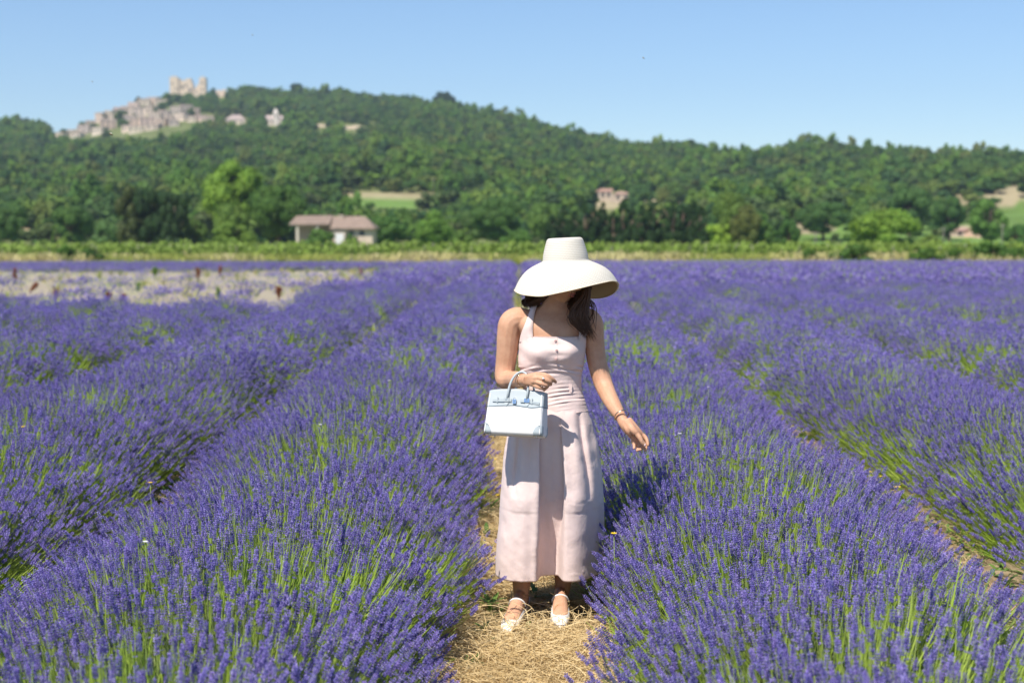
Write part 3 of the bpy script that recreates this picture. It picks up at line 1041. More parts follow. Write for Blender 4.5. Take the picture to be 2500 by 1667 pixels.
LIME, MIDG, DARK, OLIVE, RUSTY, GREY = (1.8, 1.72, 1.0), (1.1, 1.1, 1.0), (0.30, 0.38, 0.45), (1.35, 1.05, 1.1), (1.9, 0.95, 1.1), (1.2, 1.25, 1.9)
TREES = [
    ("plane_tree", 538, 556, 345, 158, 236, 'round', LIME, "tall bright green tree towering over its neighbours by the farmhouse", "tree", 0.10),
    ("plane_tree", 640, 553, 408, 140, 228, 'round', (0.85, 0.95, 0.85), "broad mid green tree leaning over the left end of the farmhouse roof", "tree", 0.12),
    ("tree", 530, 555, 452, 84, 226, 'round', (1.4, 1.3, 1.1), "small light green tree in front of the tallest tree's trunk", "tree", 0.10),
    ("round_bush", 536, 566, 497, 112, 205, 'bush', (1.55, 1.4, 1.0), "round bright green bush on the field's edge below the tallest tree", "bush", 0.02),
    ("shade_leafage", 312, 552, 424, 84, 232, 'box', (0.62, 0.46, 0.5), "dark evergreen with rusty tinged leaves, left part of the dark clump standing in for shade", "leafage", 0.0),  # three dark crowns stand in for a shaded recess; shade put into leaf colour
    ("shade_leafage", 356, 552, 430, 96, 233, 'box', DARK, "near black evergreen in the middle of the dark clump standing in for shade", "leafage", 0.0),
    ("shade_leafage", 402, 552, 440, 76, 232, 'box', (0.30, 0.38, 0.4), "dark evergreen at the right of the dark clump standing in for shade, next to the tall tree", "leafage", 0.0),
    ("shrubby_tree", 452, 552, 490, 62, 238, 'bush', MIDG, "mid green shrubby tree between the dark clump and the tallest tree", "tree", 0.02),
    ("young_cypress", 123, 555, 508, 19, 215, 'cone', (0.95, 1.1, 0.9), "thin young cypress standing alone at the field's left edge", "cypress", 0.0),
    ("tree", 165, 548, 462, 105, 255, 'round', (0.85, 0.95, 1.0), "dark round tree behind the thin young cypress", "tree", 0.08),
    ("tree", 30, 548, 456, 90, 262, 'round', (0.8, 0.9, 1.0), "dark tree at the far left edge above the small stone house", "tree", 0.08),
    ("olive_tree", 245, 552, 498, 76, 236, 'bush', GREY, "silvery green olive left of the dark clump", "olive tree", 0.06),
    ("tree", 735, 556, 516, 86, 219, 'bush', (0.95, 1.05, 0.9), "leafy bush under the farmhouse porch roof", "bush", 0.02),
    ("tree", 806, 554, 527, 34, 219, 'bush', (0.9, 1.05, 0.9), "small bush against the farmhouse wall right of the white doorway", "bush", 0.02),
    ("tree", 884, 552, 484, 116, 236, 'round', (0.9, 1.1, 1.0), "spreading green tree right of the farmhouse", "tree", 0.06),
    ("tree", 994, 554, 476, 104, 228, 'round', (1.25, 1.35, 1.0), "dense bright green round tree between the farmhouse and the hat", "tree", 0.04),
    ("tree", 1062, 553, 524, 62, 222, 'bush', (1.2, 1.2, 1.0), "low green bush right of the bright round tree", "bush", 0.0),
    ("tree", 1145, 550, 440, 135, 275, 'round', (0.85, 0.95, 1.05), "large dark green tree behind the low bush left of the hat", "tree", 0.08),
    ("tree", 1095, 548, 470, 90, 290, 'round', (1.0, 1.0, 1.2), "grey green tree just left of the large dark tree near the hat", "tree", 0.08),
    ("tree", 1185, 555, 520, 80, 224, 'bush', (1.0, 1.15, 1.0), "low bush left of the tall hat's crown", "bush", 0.0),
    ("tree", 1248, 550, 452, 92, 262, 'round', (1.15, 1.15, 1.2), "pale green tree above the hat, left of the dark conifers", "tree", 0.08),
    ("tree", 1682, 553, 426, 108, 236, 'round', (1.2, 1.1, 1.0), "brownish green tall tree right of the lime ivy pillar", "tree", 0.06),
    ("tree", 1712, 553, 450, 78, 232, 'bush', (1.25, 0.85, 1.0), "brown tinged tree joined to the tall tree right of the ivy pillar", "tree", 0.04),
    ("tree", 1758, 553, 496, 66, 234, 'bush', (0.85, 1.0, 0.9), "mid green tree between the brown tinged tree and the dark round tree", "tree", 0.02),
    ("tree", 1812, 557, 492, 56, 228, 'round', (0.68, 0.86, 0.9), "small dark egg shaped tree left of the utility pole", "tree", 0.02),
    ("lime_tree", 2026, 556, 462, 178, 222, 'bush', (1.7, 1.62, 0.9), "big dome shaped bright green tree standing alone in the meadow", "tree", 0.02),
    ("tree", 2138, 556, 532, 60, 232, 'bush', (1.5, 1.3, 1.1), "small yellowish bush at the right foot of the dome shaped tree", "bush", 0.0),
    ("tree", 2272, 545, 449, 100, 300, 'round', (1.1, 1.25, 1.0), "round bright tree above the pink roofed house at the right", "tree", 0.06),
    ("tree", 2180, 532, 438, 90, 330, 'round', (0.75, 0.9, 1.05), "dark tree behind the slim pole near the terraces at the right", "tree", 0.06),
    ("tree", 2090, 520, 420, 110, 350, 'round', (0.8, 0.95, 1.1), "dark bluish tree rising behind the dome shaped tree", "tree", 0.06),
    ("tree", 1890, 536, 450, 130, 330, 'round', (0.78, 0.92, 1.05), "wide dark tree left of and behind the dome shaped tree", "tree", 0.06),
    ("tree", 1985, 512, 448, 70, 345, 'round', (1.25, 1.3, 1.3), "pale grey green tree peeping over the dome shaped tree", "tree", 0.06),
    ("tree", 2335, 550, 505, 80, 262, 'bush', (0.7, 0.9, 0.9), "dark bush at the right edge below the bright round tree", "bush", 0.02),
    ("field_bush", 155, 592, 553, 66, 129, 'bush', (0.8, 0.95, 0.6), "rounded green bush at the left end of the lavender's far edge", "bush", 0.0),
    ("field_bush", 206, 590, 560, 70, 130, 'bush', (0.62, 0.75, 0.6), "darker flat bush touching the rounded bush at the left", "bush", 0.0),
    ("field_bush", 1955, 602, 551, 124, 128, 'bush', (0.75, 0.88, 0.6), "widest green bush beyond the purple rows at the right", "bush", 0.0),
    ("field_bush", 1860, 590, 560, 44, 129, 'bush', (0.85, 0.95, 0.7), "small bush left of the widest bush beyond the rows", "bush", 0.0),
    ("field_bush", 2130, 604, 560, 92, 128, 'bush', (0.8, 0.9, 0.6), "leafy bush right of the widest bush beyond the rows", "bush", 0.0),
    ("field_bush", 2188, 594, 560, 60, 130, 'bush', (0.85, 0.98, 0.7), "narrow bush between two larger ones beyond the rows", "bush", 0.0),
    ("field_bush", 2278, 592, 543, 100, 130, 'bush', (0.72, 0.88, 0.6), "tallest bush beyond the rows near the right edge", "bush", 0.0),
    ("field_bush", 2338, 588, 558, 54, 131, 'bush', (0.8, 0.95, 0.7), "bush at the very right edge beyond the rows", "bush", 0.0),
]
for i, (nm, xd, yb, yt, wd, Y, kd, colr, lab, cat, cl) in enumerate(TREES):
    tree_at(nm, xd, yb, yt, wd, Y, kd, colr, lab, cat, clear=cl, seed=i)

# the conifer windbreak with bare pale trunks
cx = [1268, 1296, 1318, 1342, 1362, 1384, 1408, 1432, 1452, 1474, 1498, 1522, 1546, 1568, 1590, 1608]
tops = [486, 466, 480, 458, 470, 462, 482, 455, 474, 468, 462, 478, 458, 466, 452, 470]
for i, (xd, yt) in enumerate(zip(cx, tops)):
    where = "leftmost of all" if i == 0 else "rightmost, by the ivy pillar" if i == len(cx) - 1 else ordinal(i) + " from the left"
    tree_at("windbreak_conifer", xd, 556, yt, 64, 240 + (i % 3) * 1.5, 'cone', (0.24, 0.33, 0.33),
            "bare trunked dark conifer in the windbreak, " + where, "conifer", "dark conifers of the windbreak", clear=0.20, seed=i, pale=True)
p = at(1448, 556, 246)
hedge = empty("windbreak_hedge", (p[0], 246, float(flat_z(246))), "brown green wall of dead twigs behind the windbreak trunks", "hedge")
hm = bpy.data.objects.new("foliage", CROWNS['box'][0])
link(hm, hedge)
hm.scale = (27.5, 1.6, 4.6)
hm.color = (0.50, 0.42, 0.5, 1)
p = at(1650, 557, 233)
iv = empty("ivy_pillar", (p[0], 233, float(flat_z(233))), "square lime green pillar of ivy at the right end of the windbreak", "ivy")
hm = bpy.data.objects.new("foliage", CROWNS['box'][1])
link(hm, iv)
hm.scale = (4.2, 3.0, 4.6)
hm.color = (2.6, 2.2, 1.2, 1)


# vines: rows across the valley floor
def vine_row(y, x0, x1, h, seed, label):
    r = np.random.default_rng(seed)
    root = empty("vine_row", (0, y, float(flat_z(y))), label, "vine row", "vine rows beyond the field")
    n = int((x1 - x0) * 34)
    p = np.stack([r.uniform(x0, x1, n), r.normal(0, 0.28, n), h * (0.25 + 0.75 * r.random(n) ** 0.7)], 1)
    p[:, 2] *= 1 + 0.16 * nz(p[:, 0], y, 2.2, seed) + 0.12 * nz(p[:, 0], y, 0.9, seed + 1)
    nrm = r.normal(0, 0.6, (n, 3)) + np.array([0, -0.4, 0.6])
    nrm /= np.linalg.norm(nrm, axis=1)[:, None]
    a = np.cross(nrm, r.normal(size=(n, 3)))
    a /= np.linalg.norm(a, axis=1)[:, None]
    b = np.cross(nrm, a)
    s = r.uniform(0.12, 0.26, n)[:, None]
    v = np.stack([p - a * s, p - b * s, p + a * s, p + b * s], 1).reshape(-1, 3)
    me = mesh_from("foliage", v, np.arange(n * 4).reshape(-1, 4).tolist(), M['leaf'], smooth=False)
    t = np.repeat(r.uniform(0.7, 1.25, n), 4)
    ca = me.color_attributes.new("tint", 'FLOAT_COLOR', 'POINT')
    ca.data.foreach_set('color', np.stack([t, t, t, np.ones_like(t)], 1).astype(np.float32).ravel())
    o = bpy.data.objects.new("foliage", me)
    o.color = (1.85, 1.5, 1.2, 1)
    tag(link(o, root), kind='stuff')
    mb = MB()
    for x in np.arange(x0, x1, 5.0):
        mb.box((x - 0.04, -0.04, 0), (x + 0.04, 0.04, h * 1.05))
    tag(mb.build("stakes", M['greywood'], root), kind='stuff')


for i, y in enumerate([152, 155, 158.5, 163, 169, 176]):
    w = 0.43 * y + 4
    vine_row(y, -w, w, 1.75 + 0.12 * (i % 2), 820 + i,
             ["bright green vine row nearest behind the dry verge", "second bright green vine row behind the dry verge",
              "third bright green vine row behind the dry verge", "fourth green vine row behind the dry verge",
              "fifth green vine row behind the dry verge", "last green vine row before the trees"][i])

# ------------------------------------------------------------------ woods on the hill
VILLAGE = [(300, 282, 150, 32), (190, 303, 80, 14), (370, 268, 78, 36), (430, 204, 52, 16), (448, 270, 50, 11), (545, 275, 34, 12), (630, 275, 28, 14), (735, 291, 24, 9), (812, 294, 30, 9), (510, 214, 16, 14), (1572, 372, 15, 7)]


def in_any(xd, yd, boxes, k=1.0):
    m = np.zeros(len(xd), dtype=bool)
    for (cx_, cy_, w, h, *_r) in boxes:
        m |= ((xd - cx_) / (w * k)) ** 2 + ((yd - cy_) / (h * k)) ** 2 < 1
    return m


forest_protos = []
for i in range(9):
    me = crown_mesh("forest_crown", 850 + i, 9, 420, 0.12, 'round' if i < 7 else 'cone', True, M['forest'] if i < 4 else M['forest_dark'], fill=0.05)
    forest_protos.append(bpy.data.objects.new("forest_crown_pattern", me))
G_FOREST = scatter_group("forest_scatter", forest_protos)
r = np.random.default_rng(91)
n = 94000
y = np.sqrt(r.uniform(318 ** 2, 1420 ** 2, n))
x = r.uniform(-1, 1, n) * (0.47 * y + 15)
z = ground_z(x, y)
P = np.stack([x, y, z], 1)
xd, yd = proj(P)
dens = np.clip(0.72 + 0.30 * nz(x, y, 120, 92), 0.35, 1)
dens = np.where(y < 350, dens * 0.6, dens)
w = r.uniform(4.5, 11.5, n) * (1 + 0.30 * nz(x, y, 120, 93))
h = w * r.uniform(0.6, 0.9, n)
keep = ~((xd > 1800) & (y < 400) & (r.random(n) < 0.93)) & (r.random(n) < dens)
for up in (0.0, 0.45, 0.85):                                # neither on the open ground nor standing in front of it
    xq, yq = proj(P + np.stack([np.zeros(n), np.zeros(n), h * up], 1))
    keep &= ~in_any(xq, yq, VILLAGE) & (~in_any(xq, yq, OPEN) | (r.random(n) < 0.07))
P, x, y, w, h = P[keep], x[keep], y[keep], w[keep], h[keep]
patch = nz(x, y, 150, 94) + 0.6 * nz(x, y, 45, 95) + r.normal(0, 0.45, len(P))
pick = np.where(patch > -0.1, r.integers(0, 4, len(P)), r.integers(4, 7, len(P)))
con = r.random(len(P)) < 0.10
pick[con] = r.integers(7, 9, con.sum())
h[con] *= 1.5
w[con] *= 0.7
P[:, 2] -= 0.8
scatter("forest", G_FOREST, 9, P, rot_z(len(P), r, 0.05), np.stack([w, w, h], 1), pick=pick)
tag(bpy.data.objects["forest"], "dense green woods covering the hill", "woods")
# single trees that stand out at the foot of the hill and on its skyline
STAND = [(318, 226, 214, 20, DARK, "small dark pine on the skyline left of the castle"), (682, 208, 184, 34, DARK, "dark pine standing up on the skyline right of the castle"),
         (1588, 330, 309, 30, DARK, "dark round tree standing up on the skyline above the conifers"), (1704, 338, 322, 30, DARK, "small dark round tree on the skyline right of the tallest skyline tree"),
         (1020, 240, 213, 60, DARK, "broad dark tree on the hill's right shoulder"), (283, 292, 268, 34, MIDG, "green tree standing among the village houses"), (700, 268, 238, 46, GREY, "pale silvery tree on the slope right of the church"),
         (1905, 428, 386, 46, OLIVE, "brownish pine on the right slope above the dome shaped tree"), (1830, 412, 372, 90, OLIVE, "wide olive green tree on the right slope"),
         (690, 470, 410, 72, OLIVE, "yellowish green tree on the slope above the farmhouse"), (760, 455, 412, 60, MIDG, "mid green tree at the left end of the pale field"), (1010, 446, 408, 26, MIDG, "small dark tree by the pole on the pale field"),
         (60, 420, 380, 80, OLIVE, "olive green tree on the slope at the far left"), (200, 440, 392, 80, OLIVE, "brownish green tree on the slope above the cypress"),
         (2240, 420, 372, 80, MIDG, "round green tree above the terraces at the right"), (2060, 440, 372, 120, (0.8, 0.95, 1.1), "broad bluish green tree on the right slope"),
         (1330, 470, 420, 70, (0.7, 0.85, 1.1), "dark bluish tree left of the pale villa"), (1470, 466, 410, 60, (0.75, 0.9, 1.1), "dark bluish tree right of the pale villa"),
         (1540, 470, 402, 70, MIDG, "mid green tree behind the windbreak's right half"), (400, 470, 400, 90, MIDG, "green tree on the slope above the dark clump"), (450, 440, 380, 60, (0.85, 1.0, 1.0), "dark tree on the slope left of the tallest tree")]
for i, (xd, yb, yt, wd, colr, lab) in enumerate(STAND):
    p = land_at(xd, yb)
    Y = p[1]
    w_ = wd * K * Y / FPX
    tp = at(xd, yt, Y)[2]
    tree("hillside_tree", (p[0], Y, p[2] - 1.5), w_, max(tp - p[2] + 0.5, w_ * 0.8), 'round', colr, lab, "tree", None, 0.0, i)
# ------------------------------------------------------------------ houses, castle, church
def gable_house(name, loc, w, d, h, rh, yaw, label, cat, group=None, wallm=None, roofm=None, wcol=(1, 1, 1), rcol=(1, 1, 1), wins=(), chim=(), over=0.25, hip=0.0):
    """A house: wall box with gable ends, tiled roof slabs, windows (x share, z share, w, h on the side facing the field)."""
    root = empty(name, tuple(loc), label, cat, group, rz=yaw)
    mb = MB()
    a, b = w / 2, d / 2
    v = [(-a, -b, -1.5), (a, -b, -1.5), (a, b, -1.5), (-a, b, -1.5), (-a, -b, h), (a, -b, h), (a, b, h), (-a, b, h), (-a + hip * 1.02, 0, h + rh - 0.05), (a - hip * 1.02, 0, h + rh - 0.05)]
    mb.add(v, [(0, 1, 5, 4), (2, 3, 7, 6), (1, 2, 6, 9, 5), (3, 0, 4, 8, 7), (0, 3, 2, 1)])
    wo = mb.build("wall", wallm or M['stone'], root, False)
    wo.color = (*wcol, 1)
    rb = MB()
    e, t = over, 0.16
    k = rh / b
    for s in (-1, 1):
        y0, z0 = s * (b + e), h - e * k
        q = [(-a - e, y0, z0), (a + e, y0, z0), (a + e - hip - (e if hip else 0), 0, h + rh), (-a - e + hip + (e if hip else 0), 0, h + rh)]
        q2 = [(x, y, z + t) for x, y, z in q]
        rb.add(q + q2, [(0, 1, 2, 3), (4, 7, 6, 5), (0, 4, 5, 1), (1, 5, 6, 2), (2, 6, 7, 3), (3, 7, 4, 0)])
    if hip:
        for s in (-1, 1):
            q = [(s * (a + e), -(b + e), h - e * k), (s * (a + e), b + e, h - e * k), (s * (a - hip), 0, h + rh)]
            q2 = [(x, y, z + t + 0.004) for x, y, z in q]
            rb.add(q + q2, [(0, 1, 2), (3, 5, 4), (0, 3, 4, 1), (1, 4, 5, 2), (2, 5, 3, 0)])
    ro = rb.build("roof", roofm or M['tile'], root, False)
    ro.color = (*rcol, 1)
    for (fx, fz, ww, wh) in wins:
        m = MB()
        x0, z0 = -a + fx * w - ww / 2, fz * h - wh / 2
        m.box((x0, -b - 0.03, z0), (x0 + ww, -b + 0.2, z0 + wh), 0)
        m.box((x0 - 0.12, -b - 0.09, z0 - 0.14), (x0 + ww + 0.12, -b - 0.002, z0 - 0.001), 1)
        m.build("window", [M['shutter'], M['render']], root, False)
    for (fx, fy, ch) in chim:
        m = MB()
        x0, y0 = -a + fx * w, fy * b
        m.box((x0 - 0.35, y0 - 0.3, h), (x0 + 0.35, y0 + 0.3, h + rh + ch))
        m.box((x0 - 0.45, y0 - 0.4, h + rh + ch + 0.002), (x0 + 0.45, y0 + 0.4, h + rh + ch + 0.15))
        m.build("chimney", M['render'], ro, False)
    return root


def z4(zx, zy):
    """Village survey print -> photograph print."""
    return zx * 0.36, 141.1 + zy * 0.36


VH = [(375, 470, 110, 35), (470, 455, 70, 45), (545, 430, 80, 60), (500, 470, 60, 35), (580, 395, 60, 40), (645, 340, 50, 60), (690, 400, 100, 70), (640, 440, 80, 45), (705, 310, 60, 55),
      (760, 300, 70, 60), (810, 280, 60, 50), (860, 260, 70, 55), (920, 265, 80, 60), (985, 250, 80, 50), (1030, 270, 70, 60), (850, 310, 80, 50), (900, 320, 90, 60), (960, 310, 80, 50),
      (830, 370, 80, 60), (880, 390, 90, 55), (940, 380, 90, 60), (1000, 350, 80, 60), (1050, 340, 70, 60), (1020, 390, 80, 50), (960, 420, 110, 35), (880, 430, 100, 45), (820, 425, 60, 40),
      (1000, 405, 80, 35), (1090, 370, 60, 50), (1130, 310, 70, 50), (1190, 300, 80, 45), (1240, 320, 70, 50), (1160, 350, 80, 50), (1110, 390, 60, 40), (1290, 360, 70, 30), (1340, 365, 60, 30),
      (1230, 365, 60, 35), (750, 350, 50, 50)]
r = np.random.default_rng(97)
VH.sort()
tier = lambda zy: "low on the slope" if zy > 400 else "in the middle of the village" if zy > 330 else "high up below the castle"
nth = {}
for i, (zx, zy, zw, zh) in enumerate(VH):
    xd, yd = z4(zx, zy + zh * 0.5)
    p = land_at(xd, yd)
    pm = 0.36 * K * p[1] / FPX                             # metres per survey pixel at that distance
    w_, h_ = zw * pm, zh * pm
    hh = h_ * r.uniform(0.84, 0.95)
    t = r.uniform(0.85, 1.2)
    wc = (t * r.uniform(1.05, 1.2), t * r.uniform(0.98, 1.06), t * r.uniform(0.92, 1.05))
    k = int(np.clip(round(w_ / 3.2), 1, 3))
    wins = [((j + 0.5) / k, fz, 1.3, 1.9) for j in range(k) for fz in ((0.3, 0.72) if hh > 5.2 else (0.55,))]
    row = tier(zy)
    nth[row] = nth.get(row, -1) + 1
    gable_house("village_house", p - np.array([0, 0, 0.4]), w_, r.uniform(6, 9), hh, max(h_ - hh, 0.8), r.uniform(-0.45, 0.35),
                "pale stone village house " + row + ", " + ordinal(nth[row]) + " from the left", "house", "village houses " + row, wcol=wc, rcol=(1.45, 1.42, 1.45), wins=wins)

for i, (zx, zy, zw) in enumerate(sorted([(785, 378, 90), (735, 330, 50), (930, 300, 40), (1060, 300, 70), (1085, 265, 80), (600, 420, 50), (690, 470, 60), (870, 350, 40), (1010, 325, 40), (1140, 345, 44), (540, 400, 40), (420, 445, 40), (1230, 335, 60), (780, 262, 40), (1150, 248, 60), (1215, 240, 64)])):
    p = land_at(*z4(zx, zy + 16))
    q = p[1] / FPX * 0.36 * K
    tree("village_tree", (p[0], p[1] - 6.0, p[2] - 1.0), zw * q * 1.25, zw * q * 1.05, 'round', (0.75 + 0.1 * (i % 4), 0.9 + 0.1 * (i % 3), 0.85), "dark green tree among the village houses, " + ordinal(i) + " of them from the left", "tree", "trees between the village houses", 0.0, i)

# low roofed building, church and terraces right of the village
def spot(zx, zy):
    p = land_at(*z4(zx, zy))
    return p, 0.36 * K * p[1] / FPX


p, s = spot(1508, 398)
gable_house("long_house", p - np.array([0, 0, 0.5]), 130 * s, 11, 26 * s, 34 * s, 0.05, "long low house with a big pale hipped roof right of the village", "house", hip=4.5, wcol=(1.1, 1.05, 1.0), rcol=(1.5, 1.5, 1.7),
            wins=[(0.2, 0.5, 1, 1.4), (0.5, 0.5, 1, 1.4), (0.8, 0.5, 1, 1.4)])
p, s = spot(1748, 404)
ch = gable_house("church", p - np.array([0, 0, 0.5]), 110 * s, 10, 40 * s, 22 * s, 0.1, "small pale church with a pointed bell tower on the wooded slope", "church", wcol=(1.15, 1.1, 1.1), rcol=(1.9, 1.9, 2.2),
                 wins=[(0.18, 0.5, 1.0, 2.0), (0.42, 0.5, 1.0, 2.0)])
mb = MB()
tw, th = 16 * s, 76 * s
tx = 14 * s
mb.box((tx - tw, -5.6, -1.4), (tx + tw, -5.6 + 2 * tw, th))
mb.add([(tx - tw * 1.1, -5.6 - 0.2, th), (tx + tw * 1.1, -5.6 - 0.2, th), (tx + tw * 1.1, -5.6 + 2.1 * tw, th), (tx - tw * 1.1, -5.6 + 2.1 * tw, th), (tx, -5.6 + tw, th + 32 * s)],
       [(0, 1, 4), (1, 2, 4), (2, 3, 4), (3, 0, 4), (0, 3, 2, 1)])
o = mb.build("bell_tower", M['stone'], ch, False)
o.color = (1.15, 1.15, 1.2, 1)
MB().box((tx - 0.5, -5.66, th * 0.72), (tx + 0.5, -5.45, th * 0.9)).build("bell_opening", M['shutter'], o, False)
for i, (zx, zy, zw, zh, lab) in enumerate([(2040, 420, 84, 20, "left of two pale terrace walls on the wooded slope right of the church"), (2250, 432, 100, 24, "right of two pale terrace walls on the wooded slope right of the church"),
                                         (1415, 222, 70, 46, "ruined pale wall stump on the hilltop right of the castle")]):
    p, s = spot(zx, zy)
    rb = empty("stone_wall", tuple(p), lab, "wall")
    mb = MB()
    nseg = 5
    for k in range(nseg):
        x0 = (-0.5 + k / nseg) * zw * s
        mb.box((x0, -0.5 - 0.05 * k, -1.5), (x0 + zw * s / nseg * 1.0, 0.5 - 0.04 * k, zh * s * (0.75 + 0.35 * r.random())))
    o = mb.build("wall", M['stone'], rb, False)
    o.color = (1.2, 1.05, 0.95, 1)

# the ruined castle on the hilltop
p, s = spot(1205, 222)
castle = empty("castle", (p[0], p[1], p[2] - 1.0), "ruined pale stone castle with two broken towers on the hilltop", "castle")


def ruin(name, x0, x1, y0, y1, tops, z0=-2.0, parent=castle, holes=()):
    """A broken wall block: flat front, ragged top in steps, real thickness; x in survey pixels from the castle's middle."""
    n = len(tops)
    xs = np.linspace(x0, x1, n + 1) * s
    mb = MB()
    for i, t in enumerate(tops):
        mb.box((xs[i], y0 + 0.03 * (i % 2), z0), (xs[i + 1], y1 - 0.03 * (i % 2), t * s))
    o = mb.build(name, M['stone'], parent, False)
    o.color = (1.12, 1.02, 0.90, 1)
    for (hx, hz, hw, hh) in holes:
        MB().box((hx * s - hw / 2, y0 - 0.06, hz * s - hh / 2), (hx * s + hw / 2, y0 + 0.4, hz * s + hh / 2)).build("window", M['shutter'], o, False)
    return o


ruin("left_tower", -112, -58, -5, 5, [132, 136, 138, 136, 128], holes=[(-95, 92, 1.2, 2.2), (-72, 60, 1.2, 2.2)])
ruin("curtain_wall", -58, 30, -3.5, 3.0, [112, 118, 112, 108, 118, 124, 126, 124, 100], holes=[(-35, 70, 2.0, 3.0), (-10, 80, 1.4, 2.4), (12, 52, 2.2, 3.2)])
ruin("broken_wall", 30, 72, -2.0, 1.8, [58, 66, 74, 88, 92], holes=[(50, 40, 1.4, 2.2)])
ruin("right_tower", 72, 112, -4.2, 4.2, [126, 134, 136, 130], holes=[(92, 96, 1.3, 2.4), (92, 56, 1.2, 2.0)])
ruin("lower_wall", -30, 118, -11, -9.5, [18, 26, 30, 22, 28, 34, 30, 20], z0=-4)

# farmhouse with a long porch roof
Yf = 225.0
mpp = K * Yf / FPX


def fx(xd):
    return at(xd, 540, Yf)[0]


gz = float(flat_z(Yf))


def fz(yd):
    return at(768, yd, Yf)[2] - gz


x0 = fx(772)
farm = empty("farmhouse", (x0, Yf, gz), "low stone farmhouse with a long tiled porch roof and two pale chimneys", "house")
X = lambda xd: fx(xd) - x0
mb = MB()
a0, a1 = X(770), X(860)
he, hr = fz(521), fz(499)
mb.add([(a0, -3, -0.3), (a1, -3, -0.3), (a1, 4, -0.3), (a0, 4, -0.3), (a0, -3, he), (a1, -3, he), (a1, 4, he), (a0, 4, he), (a0, 0.5, hr - 0.06)],
       [(0, 1, 5, 4), (1, 2, 6, 5), (2, 3, 7, 6), (3, 0, 4, 8, 7), (0, 3, 2, 1)])
o = mb.build("wall", M['stone'], farm, False)
o.color = (1.05, 0.95, 0.92, 1)
MB().box((a0 - 0.02, -3.35, -0.3), (X(799), -3.003, he)).build("pillar", M['render'], farm, False)
MB().box((X(776), -3.42, 0), (X(795), -3.352, fz(536))).build("white_door", mat("whitewash", (0.75, 0.75, 0.74), 0.8, 0.2), farm, False)
rb = MB()
t = 0.22
q = [(a0 - 0.4, -3.6, he - 0.35), (a1 + 0.4, -3.6, he - 0.35), (X(838), 0.5, hr), (a0 - 0.4, 0.5, hr), (a1 + 0.4, 4.5, he - 0.35), (a0 - 0.4, 4.5, he - 0.35)]
q2 = [(x, y, z + t) for x, y, z in q]
rb.add(q + q2, [(0, 1, 2, 3), (1, 4, 2), (4, 5, 3, 2), (6, 9, 8, 7), (7, 8, 10), (10, 8, 9, 11), (0, 6, 7, 1), (1, 7, 10, 4), (4, 10, 11, 5), (5, 11, 9, 3), (3, 9, 6, 0)])
ro = rb.build("roof", M['tile'], farm, False)
ro.color = (1.05, 0.98, 0.98, 1)
for xd, yt in ((784, 495), (820, 503)):
    m = MB()
    xx = X(xd)
    m.box((xx - 0.35, -0.2, hr - 1.2), (xx + 0.35, 0.4, fz(yt)))
    m.box((xx - 0.45, -0.3, fz(yt) + 0.002), (xx + 0.45, 0.5, fz(yt) + 0.16))
    m.build("chimney", M['render'], ro, False)
for xd in (812, 836):
    MB().box((X(xd) - 0.4, -3.05, fz(540)), (X(xd) + 0.4, -2.9, fz(529))).build("window", M['shutter'], farm, False)
b0, b1 = X(672), a0 - 0.42
rb = MB()
z0, z1 = fz(517), fz(498)
q = [(b0, -3.4, z0), (b1, -3.4, z0 + 0.02), (b1, 0.6, z1 + 0.05), (b0 + 0.6, 0.6, z1), (b1, 4.4, z0), (b0, 4.4, z0)]
q2 = [(x, y, z + 0.24) for x, y, z in q]
rb.add(q + q2, [(0, 1, 2, 3), (3, 2, 4, 5), (6, 9, 8, 7), (9, 11, 10, 8), (0, 6, 7, 1), (1, 7, 8, 2), (2, 8, 10, 4), (4, 10, 11, 5), (5, 11, 9, 3), (3, 9, 6, 0)])
o = rb.build("porch_roof", M['tile'], farm, False)
o.color = (1.0, 0.94, 0.95, 1)
for xd in (690, 735):
    MB().box((X(xd) - 0.2, -3.2, -0.3), (X(xd) + 0.2, -2.8, z0 + 0.1)).build("post", M['stone'], farm, False)
o = MB().box((b0 + 0.5, 3.2, -0.3), (b1 - 0.1, 3.6, z0 + 0.3)).build("back_wall", M['stone'], farm, False)
o.color = (0.8, 0.8, 0.85, 1)

